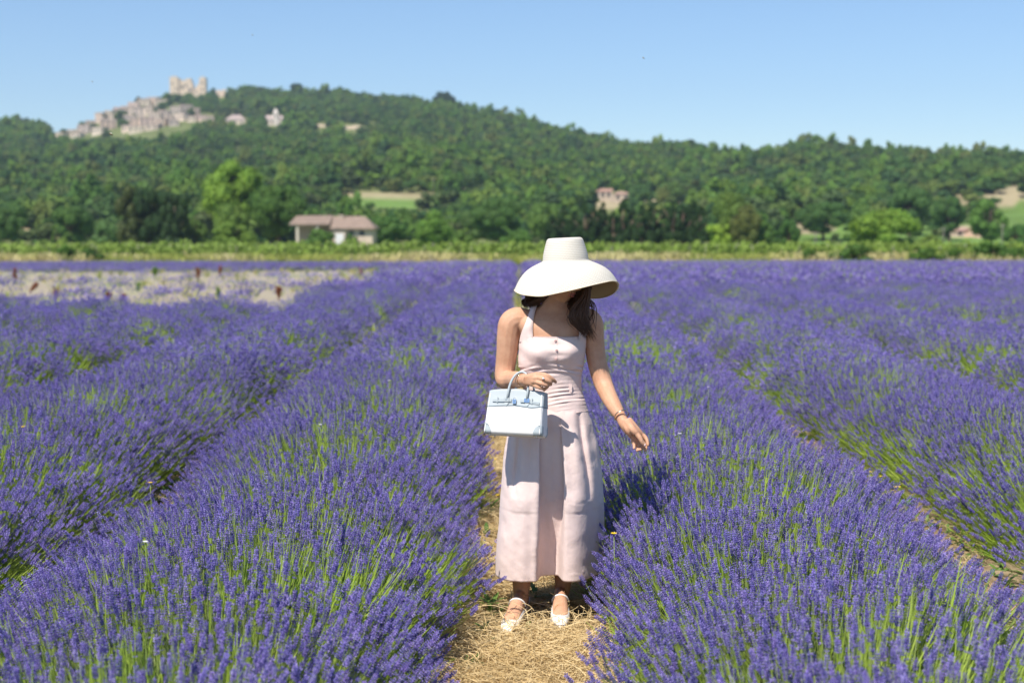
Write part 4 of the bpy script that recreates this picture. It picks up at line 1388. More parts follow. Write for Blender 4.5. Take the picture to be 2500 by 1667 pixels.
# villa on the slope, small houses left and right
p = land_at(1402, 462)
s = K * p[1] / FPX
gable_house("villa", p, 44 * s, 9, 21 * s, 7 * s, 0.0, "pale villa with a pinkish roof on the slope above the windbreak", "villa", wallm=M['render'], rcol=(1.5, 1.15, 1.1),
            wins=[(0.2, 0.65, 1.1, 1.5), (0.5, 0.65, 1.1, 1.5), (0.8, 0.65, 1.1, 1.5)]).location.x -= 19 * s
v2 = gable_house("villa_wing", p + np.array([24 * s, 0.8, 0]), 44 * s, 10, 15 * s, 7 * s, 0.0, "lower pale wing standing against the villa's right side", "house", wallm=M['render'], rcol=(1.5, 1.25, 1.2), hip=3.0,
                 wins=[(0.3, 0.55, 1.1, 1.5), (0.7, 0.55, 1.1, 1.5)])
for nm, xd, yd, wd, hd, lab, kw in [
    ("stone_house", 66, 524, 46, 30, "pale stone house among dark trees at the left edge", dict(wcol=(1.15, 1.0, 0.9), rcol=(1.4, 1.2, 1.1))),
    ("pink_house", 96, 549, 28, 17, "small pinkish house left of the thin young cypress", dict(wallm=M['render'], rcol=(1.5, 1.2, 1.15))),
    ("low_house", 2200, 540, 46, 16, "low pinkish house with a white wall at the right of the meadow", dict(wallm=M['render'], rcol=(1.5, 1.2, 1.2))),
    ("pink_house", 2250, 544, 40, 20, "pink roofed house below the bright round tree at the right", dict(wcol=(1.4, 1.05, 1.0), rcol=(1.6, 1.15, 1.1))),
    ("hill_house", 1570, 381, 26, 11, "lone pale house high on the wooded slope above the windbreak", dict(wallm=M['render'], rcol=(1.5, 1.2, 1.1)))]:
    p = land_at(xd, yd, 240.0)
    s = K * p[1] / FPX
    gable_house(nm, p, wd * s, 7, hd * s * 0.62, hd * s * 0.38, 0.12, lab, "house", wins=[(0.3, 0.5, 0.9, 1.2), (0.7, 0.5, 0.9, 1.2)], **kw)

# utility poles
for xd, yb, yt, Y, lab in ((995, 450, 408, 0, "slim wooden pole on the pale field above the trees"), (1873, 556, 532, 232, "pale utility pole right of the small egg shaped tree"),
                           (2167, 546, 520, 250, "thin grey utility pole right of the dome shaped tree"), (2302, 548, 512, 240, "utility pole near the right edge of the meadow")):
    if Y:
        b = at(xd, yb, Y)
        b[2] = float(ground_z(b[0], Y))
    else:
        b = land_at(xd, yb)
        Y = b[1]
    h = at(xd, yt, Y)[2] - b[2]
    root = empty("utility_pole", tuple(b), lab, "utility pole")
    MB().tube([(0, 0, -0.3), (0, 0, h * 0.5), (0, 0, h)], [0.11, 0.09, 0.07], 8).build("pole", M['greywood'], root)
    MB().box((-0.6, -0.04, h * 0.90), (0.6, 0.04, h * 0.90 + 0.12)).build("crossbar", M['greywood'], root, False)

# rust brown dock plants and green mulleins standing in the field
def dock(xd, yb, yt, Y, m, label, lean=0.0, cat="dock plant", bulk=1.0):
    b = at(xd, yb, Y)
    gz_ = float(flat_z(Y))
    h = max(at(xd, yt, Y)[2] - gz_, 0.25)
    r = np.random.default_rng(int(xd))
    root = empty("dock_plant" if cat == "dock plant" else "tall_weed", (b[0], Y, gz_), label, cat)
    mb, sd = MB(), MB()
    for k in range(4):
        a = r.random() * 6.28
        e = np.array([math.cos(a) * 0.10 * h + lean * h, math.sin(a) * 0.10 * h, h * r.uniform(0.75, 1.0)])
        pth = spline([(0, 0, -0.02), e * 0.5 + r.normal(0, 0.01, 3), e], 6)
        mb.tube(pth, np.linspace(0.012, 0.005, 6), 5)
        for q in range(20):
            u = r.uniform(0.35, 1.0)
            c = pth[min(int(u * 5), 4)] * (1 - (u * 5 % 1)) + pth[min(int(u * 5) + 1, 5)] * (u * 5 % 1)
            flake(sd, c, r.normal(0, 1, 3) + np.array([0, 0, 0.8]), 0.11 * bulk * r.uniform(0.6, 1.2), 0.022 * bulk, 0)
    mb.build("stem", m, root)
    sd.build("seed_head" if cat == "dock plant" else "leaves", m, root, False)


for xd, yb, yt, Y, k, lab in [
    (250, 690, 672, 37, 'r', "rust brown dock plant at the near left edge of the bare ground"), (455, 650, 616, 62, 'r', "tallest rust brown dock plant in the middle of the bare ground"),
    (505, 634, 610, 74, 'r', "slim rust dock plant behind the tallest one on the bare ground"), (640, 688, 656, 39, 'r', "rust dock plant at the near edge of the bare ground, left of the path rows"),
    (284, 690, 678, 36, 'r', "low rust dock clump right of the near left dock plant"), (66, 668, 648, 45, 'l', "leaning rust dock stalk at the left of the bare ground"),
    (130, 690, 662, 38, 'r', "pale brown dock plant near the left edge of the lavender"), (35, 650, 612, 58, 'r', "thin dock stalk at the far left of the bare ground"),
    (356, 648, 612, 66, 'g', "green and brown tall weed left of the tallest dock plant"), (503, 688, 660, 39, 'g', "upright green weed at the near edge of the bare ground"),
    (318, 668, 650, 46, 'g', "green weed in the middle of the bare ground"), (868, 628, 612, 80, 'g', "green weed tuft right on the bare ground's far side"),
    (830, 634, 616, 74, 'r', "small rust dock plant at the bare ground's far right"),
    (2258, 650, 618, 58, 'r', "dark rust dock plant standing out of the purple rows at the right edge"), (2172, 622, 600, 90, 'r', "rust dock plant behind the right rows, left of the darkest one"),
    (2078, 622, 606, 92, 'r', "small rust dock plant among the far right rows"), (2010, 622, 604, 92, 'r', "rust dock plant in front of the widest bush"), (2018, 624, 605, 90, 'r', "rust dock plant touching the one in front of the widest bush"),
    (1962, 622, 606, 92, 'g', "green weed poking out of the far rows below the widest bush")]:
    dock(xd, yb, yt, Y, M['weed'] if k == 'g' else M['rust'], lab, 0.8 if k == 'l' else 0.0, "weed" if k == 'g' else "dock plant", 0.6 + Y / 110)

# yellow flowers at the furrows, white blossoms and bees over the rows
def small_flower(name, p, m, rad, label, cat, group, stem_h):
    root = empty(name, tuple(p), label, cat, group)
    mb = MB()
    r = np.random.default_rng(int(abs(p[0] * 1000) + 3))
    for k in range(10):
        a = k * 0.628 + r.normal(0, 0.1)
        d = np.array([math.cos(a), math.sin(a), 0.35])
        n_ = np.array([-math.sin(a), math.cos(a), 0])
        t_ = np.linspace(0.1, 1, 4)
        pt = np.outer(t_ * rad, d)
        w_ = rad * 0.28 * np.array([0.5, 0.9, 1, 0.5])
        mb.rings(np.stack([pt - n_ * w_[:, None], pt + n_ * w_[:, None]], 1), 0, False, False)
    mb.build("petals", m, root)
    MB().tube([(0, 0, 0.0), (0.004, 0.0, -stem_h * 0.5), (0, 0.004, -stem_h)], [0.0016, 0.0014, 0.0016], 5).build("stem", M['stem'], root)


for xd, yd, Y, rad, sh, lab in [
    (1144, 1137, 0, 0.017, 0.14, "yellow flower at the foot of the left row beside the skirt"), (1137, 1054, 0, 0.014, 0.14, "yellow flower on the path just under the handbag"), (1131, 1102, 0, 0.010, 0.14, "tiny yellow flower between the other two left of the skirt"),
    (1410, 1225, 5.8, 0.014, 0.35, "yellow flower poking out of the right row beside the skirt hem"), (1360, 1476, 5.6, 0.014, 0.18, "orange yellow flower at the path's right edge in front of the shoes"),
    (2060, 1119, 7.2, 0.020, 0.35, "bright yellow flower in the furrow at the right"), (2025, 1094, 7.6, 0.014, 0.3, "smaller yellow flower behind the bright one in the right furrow"), (1998, 1083, 7.8, 0.012, 0.3, "faint yellow flower farthest back in the right furrow"),
    (345, 1108, 7.4, 0.013, 0.35, "yellow flower on the far side of the left row"), (52, 980, 8.6, 0.016, 0.4, "orange flower among the lavender at the left edge")]:
    if not Y:                                               # on the path: where the line of sight comes down to stem height
        a_, b_ = at(xd, yd, 4.0), at(xd, yd, 12.0)
        Y = 4.0 + 8.0 * (a_[2] - sh) / (a_[2] - b_[2])
    small_flower("yellow_flower", at(xd, yd, Y), M['yellow'], rad, lab, "flower", None, sh)
r = np.random.default_rng(99)
WB = []
for i in range(46):
    Y = 4.6 + 14 * r.random() ** 1.3
    k = int(r.integers(-3, 4))
    xx = float(row_x(k, np.array([Y]))[0]) + r.uniform(-0.6, 0.6)
    if abs(xx) > 0.35 * Y:
        continue
    zz = 0.05 + 0.56 * math.cos(min(abs(xx - float(row_x(k, np.array([Y]))[0])) / 0.9, 1.0) * 1.35) ** 0.75 + 0.08
    WB.append((xx, Y, zz))
for (xx, Y, zz) in WB:
    small_flower("white_blossom", (xx, Y, zz), M['white_petal'], 0.0105, "tiny white blossom among the purple lavender spikes", "blossom", "white blossoms in the lavender", 0.2)
M['wing'] = mat("bee_wing", (0.75, 0.72, 0.65), 0.3, 0.5, trans=0.4)
M['bee'] = mat("bee_body", (0.05, 0.04, 0.03), 0.5, 0.4, var=(0.25, 0.15, 0.03), scale=300)
for xd, yd, Y, lab in ((255, 308, 6.4, "bee in flight below the hilltop village"), (1478, 133, 8.5, "tiny insect flying in the blue sky right of the hat"), (580, 80, 11.0, "tiny insect flying in the sky above the castle"), (212, 187, 11.0, "tiny insect in the sky left of the castle")):
    p = at(xd, yd, Y)
    root = empty("bee", tuple(p), lab, "bee")
    k = 1.0 if Y < 8 else 0.8
    MB().tube(np.array([(-0.008, 0, 0.003), (-0.004, 0, 0.001), (0.0, 0, 0), (0.004, 0, -0.002), (0.008, 0, -0.005)]) * k, np.array([0.0015, 0.003, 0.0022, 0.0032, 0.001]) * k, 8).build("body", M['bee'], root)
    for s_ in (-1, 1):
        MB().add(np.array([(0, 0, 0.002), (-0.004, s_ * 0.006, 0.005), (-0.001, s_ * 0.011, 0.007), (0.003, s_ * 0.006, 0.005)]) * k, [(0, 1, 2, 3)]).build("wing", M['wing'], root)

# green sprigs on the path
for xd, yd, h_, lab in ((1128, 1420, 0.16, "fresh green weed left of the woman's shoes"), (1228, 1388, 0.14, "dark green sprig between the woman's ankles"), (1088, 1362, 0.12, "small green weed at the left row's foot beside the hem"),
                        (1112, 1470, 0.11, "green weed near the path's bottom left"), (1395, 1440, 0.12, "green weed at the right row's foot beside the shoes"), (1118, 1250, 0.16, "green weed on the path left of the skirt's hem"),
                        (1126, 1190, 0.16, "leafy weed on the path left of the skirt's lower seam"), (1085, 1545, 0.10, "low green weed at the path's bottom edge")):
    a_, b_ = at(xd, yd, 4.0), at(xd, yd, 9.0)
    Y = 4.0 + 5.0 * a_[2] / (a_[2] - b_[2])
    p = at(xd, yd, Y)
    r = np.random.default_rng(int(xd + yd))
    root = empty("path_weed", (p[0], p[1], 0.0), lab, "weed")
    mb = MB()
    for k in range(13):
        a = r.random() * 6.283
        L_ = h_ * r.uniform(0.35, 0.8)
        z0 = h_ * r.uniform(0, 0.5)
        d = np.array([math.cos(a), math.sin(a), r.uniform(0.4, 1.2)])
        d /= np.linalg.norm(d)
        n_ = np.array([-math.sin(a), math.cos(a), 0])
        t_ = np.linspace(0, 1, 6)
        q = np.outer(t_ * L_, d) + np.array([0, 0, z0])
        q[:, 2] -= 0.25 * L_ * t_ ** 2
        w_ = L_ * 0.11 * np.sin(np.pi * (0.06 + 0.92 * t_))
        mb.rings(np.stack([q - n_ * w_[:, None], q - np.array([0, 0, 0.002]), q + n_ * w_[:, None]], 1), 0, False, False)
    mb.build("leaves", M['weed'], root)
    MB().tube([(0, 0, -0.01), (0.003, 0, h_ * 0.4), (0, 0.003, h_ * 0.75)], [0.002, 0.0016, 0.001], 5).build("stem", M['weed'], root)
# ------------------------------------------------------------------ the woman
M['skin'] = mat("skin", (0.58, 0.335, 0.215), 0.55, 0.25, var=(0.51, 0.275, 0.17), scale=22, sss=0.12, bump=0.06, bscale=260)
M['lip'] = mat("lip", (0.40, 0.13, 0.11), 0.35, 0.4)
M['hair'] = mat("dark_brown_hair", (0.075, 0.036, 0.019), 0.5, 0.3)
M['brow'] = mat("eyebrow", (0.03, 0.02, 0.015), 0.7, 0.2)
M['eye'] = mat("eye_white", (0.7, 0.68, 0.65), 0.2, 0.5)
M['nail'] = mat("pale_nail", (0.72, 0.52, 0.48), 0.2, 0.5)
M['hat'] = mat("white_straw_hat", (0.78, 0.745, 0.665), 0.75, 0.2, trans=0.06)
M['pink'] = mat("pale_pink_cotton", (0.77, 0.615, 0.575), 0.75, 0.2, var=(0.745, 0.59, 0.55), scale=30, bump=0.22, bscale=16, trans=0.08, sheen=0.1)
M['seam'] = mat("pink_seam", (0.68, 0.545, 0.51), 0.8, 0.15)
M['pinkbutton'] = mat("pink_button", (0.50, 0.33, 0.31), 0.35, 0.5)
M['shoe'] = mat("white_leather", (0.78, 0.77, 0.75), 0.4, 0.4)
M['sole'] = mat("beige_sole", (0.45, 0.36, 0.26), 0.7, 0.2)
M['gold'] = mat("rose_gold", (0.83, 0.56, 0.36), 0.22, 0.5, metal=1.0)
M['gem'] = mat("clear_gem", (0.9, 0.9, 0.92), 0.05, 0.9)
M['bagwhite'] = mat("white_canvas", (0.80, 0.79, 0.76), 0.8, 0.2, bump=0.08, bscale=500)
M['bagblue'] = mat("pale_blue_leather", (0.385, 0.43, 0.45), 0.5, 0.35, bump=0.08, bscale=400)
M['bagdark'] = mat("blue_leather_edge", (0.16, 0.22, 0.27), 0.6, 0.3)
M['silver'] = mat("silver_metal", (0.75, 0.77, 0.80), 0.18, 0.5, metal=1.0)
M['satin'] = M['shoe']


def hat_weave():
    """Fine straw courses: rings of relief that follow the hat's own height and radius."""
    nt = M['hat'].node_tree
    N, L = nt.nodes, nt.links
    b = N["Principled BSDF"]
    uv = N.new("ShaderNodeUVMap")
    br = N.new("ShaderNodeTexBrick")
    br.inputs["Scale"].default_value = 1.0
    br.inputs["Brick Width"].default_value = 0.012
    br.inputs["Row Height"].default_value = 0.0075
    br.inputs["Mortar Size"].default_value = 0.0014
    L.new(uv.outputs[0], br.inputs["Vector"])
    bp = N.new("ShaderNodeBump")
    bp.inputs["Strength"].default_value = 0.9
    bp.inputs["Distance"].default_value = 0.003
    bp.invert = True
    L.new(br.outputs["Fac"], bp.inputs["Height"])
    L.new(bp.outputs[0], b.inputs["Normal"])
    base_ = b.inputs["Base Color"].links[0].from_socket
    mx = N.new("ShaderNodeMix")
    mx.data_type, mx.blend_type = 'RGBA', 'MULTIPLY'
    L.new(br.outputs["Fac"], mx.inputs[0])
    L.new(base_, mx.inputs[6])
    mx.inputs[7].default_value = (0.80, 0.78, 0.74, 1)  # shading in the gaps between straw courses, put into the colour
    L.new(mx.outputs[2], b.inputs["Base Color"])
    tr = [n for n in N if n.type == 'BSDF_TRANSLUCENT'][0]
    tr.inputs[0].default_value = (0.8, 0.62, 0.40, 1)
    for l in list(tr.inputs[0].links):
        L.remove(l)


hat_weave()
YB = 6.22
PM = K * YB / FPX                                          # metres per print pixel at the body


def A(pts, Y=None):
    """Rows (xd, yd[, Y][, r px]) -> world points."""
    return np.array([at(p[0], p[1], p[2] if len(p) > 2 else Y) for p in pts])


base = at(1240, 1420, 6.2)
person = empty("person", (base[0], 6.2, 0.0), "woman in pale pink dress and wide white hat standing between lavender rows, looking down", "person")
P0 = np.array([base[0], 6.2, 0.0])


def limb(mb, rows, seg=14, n=None, sub=6, flat=None):
    """rows: (xd, yd, Y, r px at the body's distance)."""
    p = np.array([np.append(at(a, b, c), d * PM) for a, b, c, d in rows])
    s = spline(p, n or len(p) * sub)
    mb.tube(s[:, :3] - P0, s[:, 3], seg, 0, True, flat)


def ell_rings(rows, n=60, seg=40, sup=2.0):
    """rows: (yd, cx, half width px, half depth px, Y): stacked ellipses."""
    s = spline(np.array(rows, dtype=float), n)
    rg = []
    th = np.arange(seg) * 2 * np.pi / seg
    for yd, cx, hw, hd, Y in s:
        c = at(cx, yd, Y)
        ct, st = np.cos(th), np.sin(th)
        x = np.sign(ct) * np.abs(ct) ** (2 / sup) * hw * PM
        y = np.sign(st) * np.abs(st) ** (2 / sup) * hd * PM
        rg.append(np.stack([c[0] + x, c[1] + y, np.full(seg, c[2])], 1) - P0)
    return np.array(rg)


body = MB()
body.rings(ell_rings([(1060, 1266, 78, 52, YB), (1000, 1266, 80, 56, YB), (940, 1268, 74, 56, YB), (884, 1268, 58, 46, YB), (840, 1267, 66, 52, YB), (800, 1268, 70, 55, YB),
                      (770, 1270, 74, 52, YB), (745, 1271, 86, 47, YB), (727, 1272, 88, 41, YB + .01), (714, 1273, 68, 36, YB + .02), (703, 1275, 42, 32, YB + .02), (692, 1277, 31, 30, YB + .02),
                      (675, 1279, 24.5, 26, YB + .022), (655, 1283, 25, 26, YB + .015), (635, 1290, 27, 28, YB)]))
# her right arm (left in the picture), bent and carrying the bag
Yw = 5.99
limb(body, [(1215, 735, YB + .01, 24), (1190, 732, YB + .01, 28), (1174, 742, YB + .01, 29), (1168, 770, YB + .01, 27), (1165, 805, YB + .015, 25), (1161, 838, YB + .02, 23.5), (1159, 862, YB + .01, 23), (1163, 872, YB - .01, 22),
            (1176, 872, 6.17, 21), (1188, 871, 6.10, 19.5), (1199, 871, 6.035, 17), (1206, 872, Yw, 14), (1213, 872, Yw - .02, 14)])
# her left arm (right in the picture), hanging
YW2 = 6.02
limb(body, [(1325, 735, YB + .01, 24), (1347, 732, YB + .01, 26), (1360, 742, YB + .01, 26), (1364, 770, YB + .01, 23.5), (1368, 810, YB + .01, 23), (1375, 845, YB, 22.5), (1386, 880, YB - .02, 21.5), (1398, 908, YB - .07, 19.5),
            (1413, 935, YB - .13, 16.5), (1426, 957, YW2 + .03, 12.5), (1434, 972, YW2 + .01, 12.3), (1442, 986, YW2, 10.5), (1449, 997, YW2 - .005, 7)])
# legs and feet
limb(body, [(1235, 1010, YB + .01, 42), (1222, 1120, YB + .01, 36), (1208, 1220, YB + .03, 27), (1202, 1280, YB + .05, 25), (1198, 1338, YB + .05, 21.5), (1197, 1365, YB + .05, 17.5), (1197, 1386, YB + .05, 15.5), (1197, 1402, YB + .05, 16), (1196, 1412, YB + .045, 14)])
limb(body, [(1295, 1010, YB + .02, 42), (1300, 1120, YB + .06, 36), (1298, 1220, YB + .10, 27), (1296, 1280, YB + .12, 25), (1293, 1338, YB + .12, 20), (1289, 1365, YB + .12, 17), (1287, 1384, YB + .12, 15.5), (1287, 1396, YB + .12, 16), (1287, 1404, YB + .115, 14)])
gz0 = 0.032
FEET = [((1166, 1447), (1203, YB + .105), -1), ((1287, 1435), (1287, YB + .165), 1)]


def ground_hit(xd, yd):
    a, b = at(xd, yd, 5.0), at(xd, yd, 7.0)
    t = (gz0 - a[2]) / (b[2] - a[2])
    return a + t * (b - a)


FOOT = []
for (toe_px, (hx, hy), sd) in FEET:
    toe = ground_hit(*toe_px)
    heel = at(hx, 1400, hy)
    heel[2] = gz0
    ax = toe - heel
    L_ = np.linalg.norm(ax)
    ax = ax / L_
    FOOT.append((heel, ax, L_))
    rows = []
    for t, zc, ry, rz in ((0.0, 0.036, 0.024, 0.03), (0.12, 0.042, 0.030, 0.04), (0.3, 0.048, 0.031, 0.044), (0.48, 0.042, 0.033, 0.036), (0.65, 0.030, 0.036, 0.026), (0.82, 0.022, 0.035, 0.018), (0.95, 0.016, 0.022, 0.011)):
        rows.append((t * L_, zc, ry, rz))
    s = spline(np.array(rows), 18)
    lat = np.array([-ax[1], ax[0], 0])
    th = np.arange(14) * 2 * np.pi / 14
    body.rings([heel + ax * a + lat * (np.cos(th) * ry)[:, None] + np.array([0, 0, 1]) * (zc + np.sin(th) * rz)[:, None] - P0 for a, zc, ry, rz in s])

# hands: metacarpals and fingers, zoom survey (zx, zy) of the middle print
def zz(zx, zy, Y):
    return (1081.9 + zx * 0.24, 809.0 + zy * 0.24, Y)


def finger(mb, rows, r0, r1, seg=9):
    p = np.array([at(*zz(*q)) for q in rows]) - P0
    s = spline(p, 4 * len(p))
    rad = np.linspace(r0, r1, len(s))
    rad[-1] *= 0.7
    mb.tube(s, rad, seg)
    return s


NAILS = []
Yh = 5.955
# her right hand: back of the hand to the viewer, fingers curled
for kn, r0 in (((652, 205, Yh), 0.0135), ((640, 238, Yh - .008), 0.0135), ((618, 275, Yh - .006), 0.013), ((596, 308, Yh + .004), 0.012)):
    finger(body, [(500, 262, Yw), (560, 250 + (kn[1] - 240) * 0.5, Yh + .012), kn], 0.0165, r0)
    finger(body, [(500, 262, Yw + .012), (560, 250 + (kn[1] - 240) * 0.5, Yh + .03), (kn[0], kn[1], kn[2] + .018)], 0.015, r0 * 0.9)
for rows, r0, r1 in (([(652, 205, Yh), (720, 215, Yh - .016), (778, 250, Yh - .012), (818, 288, Yh + .006)], 0.0105, 0.0072),
                     ([(640, 238, Yh - .008), (706, 256, Yh - .026), (756, 284, Yh - .020), (762, 312, Yh + .006)], 0.0105, 0.0075),
                     ([(618, 275, Yh - .006), (680, 298, Yh - .024), (728, 318, Yh - .018), (722, 340, Yh + .008)], 0.010, 0.0072),
                     ([(596, 308, Yh + .004), (648, 332, Yh - .012), (695, 346, Yh - .008), (700, 362, Yh + .012)], 0.009, 0.0065),
                     ([(548, 235, Yh + .03), (620, 222, Yh + .035), (700, 240, Yh + .03), (768, 280, Yh + .022)], 0.0115, 0.0080)):
    finger(body, rows, r0, r1)
# her left hand, hanging half open, palm side to the viewer: survey in a closer print (scale 11.2 per photo pixel)
def hh(hx, hy, Y):
    xs, ys = 1480 + hx / 11.2, 980 + hy / 11.2
    return (xs * 0.9408, ys * 0.9408, Y)


def finger2(mb, rows, r0, r1, seg=9):
    p = np.array([at(*hh(*q)) for q in rows]) - P0
    s = spline(p, 4 * len(p))
    rad = np.linspace(r0, r1, len(s))
    rad[-1] *= 0.7
    mb.tube(s, rad, seg)
    return s


Yq = 5.99
for kn, r0 in (((960, 900, Yq + .025), 0.0125), ((900, 950, Yq + .028), 0.0125), ((800, 970, Yq + .026), 0.012), ((720, 980, Yq + .016), 0.0115)):
    finger2(body, [(560 + (kn[0] - 840) * 0.25, 480, YW2 + .004), (660 + (kn[0] - 800) * 0.75, 720 - (kn[0] - 840) * 0.2, Yq + .020), kn], 0.0175, r0 * 1.12)
finger2(body, [(570, 540, YW2), (700, 720, Yq - .004), (840, 870, Yq - .012)], 0.018, 0.0145)
finger2(body, [(520, 600, YW2 + .004), (590, 760, Yq + .004), (680, 930, Yq + .012)], 0.015, 0.0125)
TH = finger2(body, [(820, 850, Yq - .010), (920, 980, Yq - .020), (985, 1110, Yq - .022), (1080, 1205, Yq - .016)], 0.0125, 0.0078)
for rows, r0, r1 in (([(960, 880, Yq + .025), (1065, 960, Yq + .018), (1125, 1080, Yq + .006), (1140, 1215, Yq - .004)], 0.0105, 0.0070),
                     ([(900, 950, Yq + .028), (1030, 1080, Yq + .030), (1085, 1220, Yq + .020), (1070, 1345, Yq + .002)], 0.0105, 0.0074),
                     ([(800, 970, Yq + .026), (890, 1120, Yq + .034), (975, 1230, Yq + .026), (935, 1320, Yq + .004)], 0.010, 0.0074),
                     ([(770, 975, Yq + .022), (810, 1120, Yq + .032), (880, 1260, Yq + .028), (830, 1345, Yq + .006)], 0.0098, 0.0072),
                     ([(720, 980, Yq + .016), (735, 1090, Yq + .022), (765, 1190, Yq + .016), (760, 1290, Yq)], 0.009, 0.0066)):
    finger2(body, rows, r0, r1)

# head: a shaped ovoid, turned to her left and bowed
HEAD_C = at(1291, 632, YB - .015) - P0
HEAD_R = Matrix.Rotation(R(46), 3, 'Z') @ Matrix.Rotation(R(14), 3, 'X')
HEAD_R = np.array(HEAD_R)


def head_shape():
    nu, nv = 56, 72
    rg = []
    for i in range(1, nu):
        u = math.pi * i / nu                                # 0 top .. pi chin
        z = math.cos(u)
        row = []
        for j in range(nv):
            a = 2 * math.pi * j / nv
            sx_, sy_ = math.sin(a), -math.cos(a)            # a = 0 faces -Y
            rr = math.sin(u)
            x, y, zz_ = 0.074 * rr * sx_, 0.094 * rr * sy_, 0.118 * z
            low = max(0.0, -z)
            x *= 1 - 0.34 * low ** 1.6                      # jaw narrows
            if sy_ < 0:
                y *= 1 - 0.10 * low
            else:
                y *= 1 - 0.45 * low ** 1.2                  # back of the skull runs into the neck
            p = np.array([x, y, zz_])
            if sy_ < 0:
                f = lambda px, pz, wx, wz: math.exp(-((x - px) / wx) ** 2 - ((zz_ - pz) / wz) ** 2)
                d = 0.0
                d += 0.026 * f(0, -0.030, 0.0105, 0.013) + 0.016 * f(0, -0.012, 0.008, 0.022)       # nose tip, bridge
                d += 0.006 * (f(0.012, -0.034, 0.007, 0.008) + f(-0.012, -0.034, 0.007, 0.008))     # nostrils' wings
                d += 0.009 * f(0, -0.058, 0.021, 0.007) + 0.009 * f(0, -0.070, 0.017, 0.007)        # lips
                d -= 0.003 * f(0, -0.064, 0.022, 0.0028)
                d += 0.013 * f(0, -0.099, 0.020, 0.016)                                             # chin
                d -= 0.008 * (f(0.031, 0.008, 0.015, 0.012) + f(-0.031, 0.008, 0.015, 0.012))       # eye hollows
                d += 0.005 * (f(0.030, 0.028, 0.022, 0.008) + f(-0.030, 0.028, 0.022, 0.008))       # brows
                d += 0.004 * (f(0.040, -0.025, 0.02, 0.02) + f(-0.040, -0.025, 0.02, 0.02))         # cheeks
                p[1] -= d
            row.append(p)
        rg.append(row)
    return np.array(rg)


hd = head_shape()
to_world = lambda q: q @ HEAD_R.T + HEAD_C
body.rings(to_world(hd.reshape(-1, 3)).reshape(hd.shape))
for s_ in (-1, 1):                                          # ears
    c = np.array([s_ * 0.072, 0.012, -0.008])
    u, v_ = np.meshgrid(np.linspace(0.1, np.pi - 0.1, 8), np.arange(12) * 2 * np.pi / 12, indexing='ij')
    e = np.stack([c[0] + 0.010 * np.sin(u) * np.cos(v_), c[1] + 0.017 * np.sin(u) * np.sin(v_), c[2] + 0.031 * np.cos(u)], -1)
    body.rings(to_world(e.reshape(-1, 3)).reshape(e.shape))

bo = body.build("body_raw", M['skin'])
md = bo.modifiers.new("remesh", 'REMESH')
md.mode, md.voxel_size, md.use_smooth_shade = 'VOXEL', 0.0034, True
sm = bo.modifiers.new("smooth", 'SMOOTH')
sm.factor, sm.iterations = 0.5, 5
dg = bpy.context.evaluated_depsgraph_get()
me = bpy.data.meshes.new_from_object(bo.evaluated_get(dg))
me.name = "body"
bpy.data.objects.remove(bo)
me.materials.clear()
me.materials.append(M['skin'])
me.polygons.foreach_set('use_smooth', np.ones(len(me.polygons), dtype=bool))
BODY = link(bpy.data.objects.new("body", me), person)

# lips, eyes, brows, nails
def on_face(x, z, lift=0.0):
    """Point of the face surface at (x, z) in head space, from the shaped grid."""
    g = hd.reshape(-1, 3)
    g = g[g[:, 1] < 0]
    i = np.argmin((g[:, 0] - x) ** 2 + (g[:, 2] - z) ** 2)
    return np.array([x, g[i, 1] - lift, z])


for nm, zc, wd, r0 in (("upper_lip", -0.0595, 0.021, 0.0052), ("lower_lip", -0.0695, 0.018, 0.0062)):
    xs = np.linspace(-wd, wd, 11)
    pts = np.array([on_face(x, zc + (0.0015 if nm == "upper_lip" else -0.0008) * math.cos(x / wd * 1.57), -0.0015) for x in xs])
    pts[:, 1] = spline(pts[::2], 11)[:, 1]
    MB().tube(to_world(pts), r0 * (0.25 + 0.75 * np.cos(xs / wd * 1.45)), 8).build(nm, M['lip'], person)
for s_ in (-1, 1):
    xs = np.linspace(0.014, 0.050, 8) * s_
    pts = np.array([on_face(x, 0.030 + 0.006 * math.sin(i / 7 * 2.4), 0.0005) for i, x in enumerate(xs)])
    MB().tube(to_world(pts), np.linspace(0.0042, 0.0018, 8), 6).build("eyebrow", M['brow'], person)
    pts = np.array([on_face(x, 0.004 - 0.005 * math.sin(i / 7 * 3.14), 0.0012) for i, x in enumerate(np.linspace(0.019, 0.046, 8) * s_)])
    MB().tube(to_world(pts), 0.0022, 6).build("eyelashes", M['brow'], person)
    c = on_face(0.031 * s_, 0.008, -0.007)
    u, v_ = np.meshgrid(np.linspace(0.05, np.pi - 0.05, 10), np.arange(14) * 2 * np.pi / 14, indexing='ij')
    e = np.stack([c[0] + 0.012 * np.sin(u) * np.cos(v_), c[1] + 0.009 * np.sin(u) * np.sin(v_), c[2] + 0.007 * np.cos(u)], -1)
    MB().rings(to_world(e.reshape(-1, 3)).reshape(e.shape)).build("eye", M['skin'], person)
tip = TH[-3]
u, v_ = np.meshgrid(np.linspace(0.05, np.pi - 0.05, 8), np.arange(12) * 2 * np.pi / 12, indexing='ij')
MB().rings(np.stack([0.0050 * np.sin(u) * np.cos(v_), 0.0026 * np.sin(u) * np.sin(v_), 0.0060 * np.cos(u)], -1) + tip + np.array([0.0015, -0.0066, 0.0])).build("thumb_nail", M['nail'], person)

# ---- hair
hr = np.random.default_rng(120)
hair = MB()


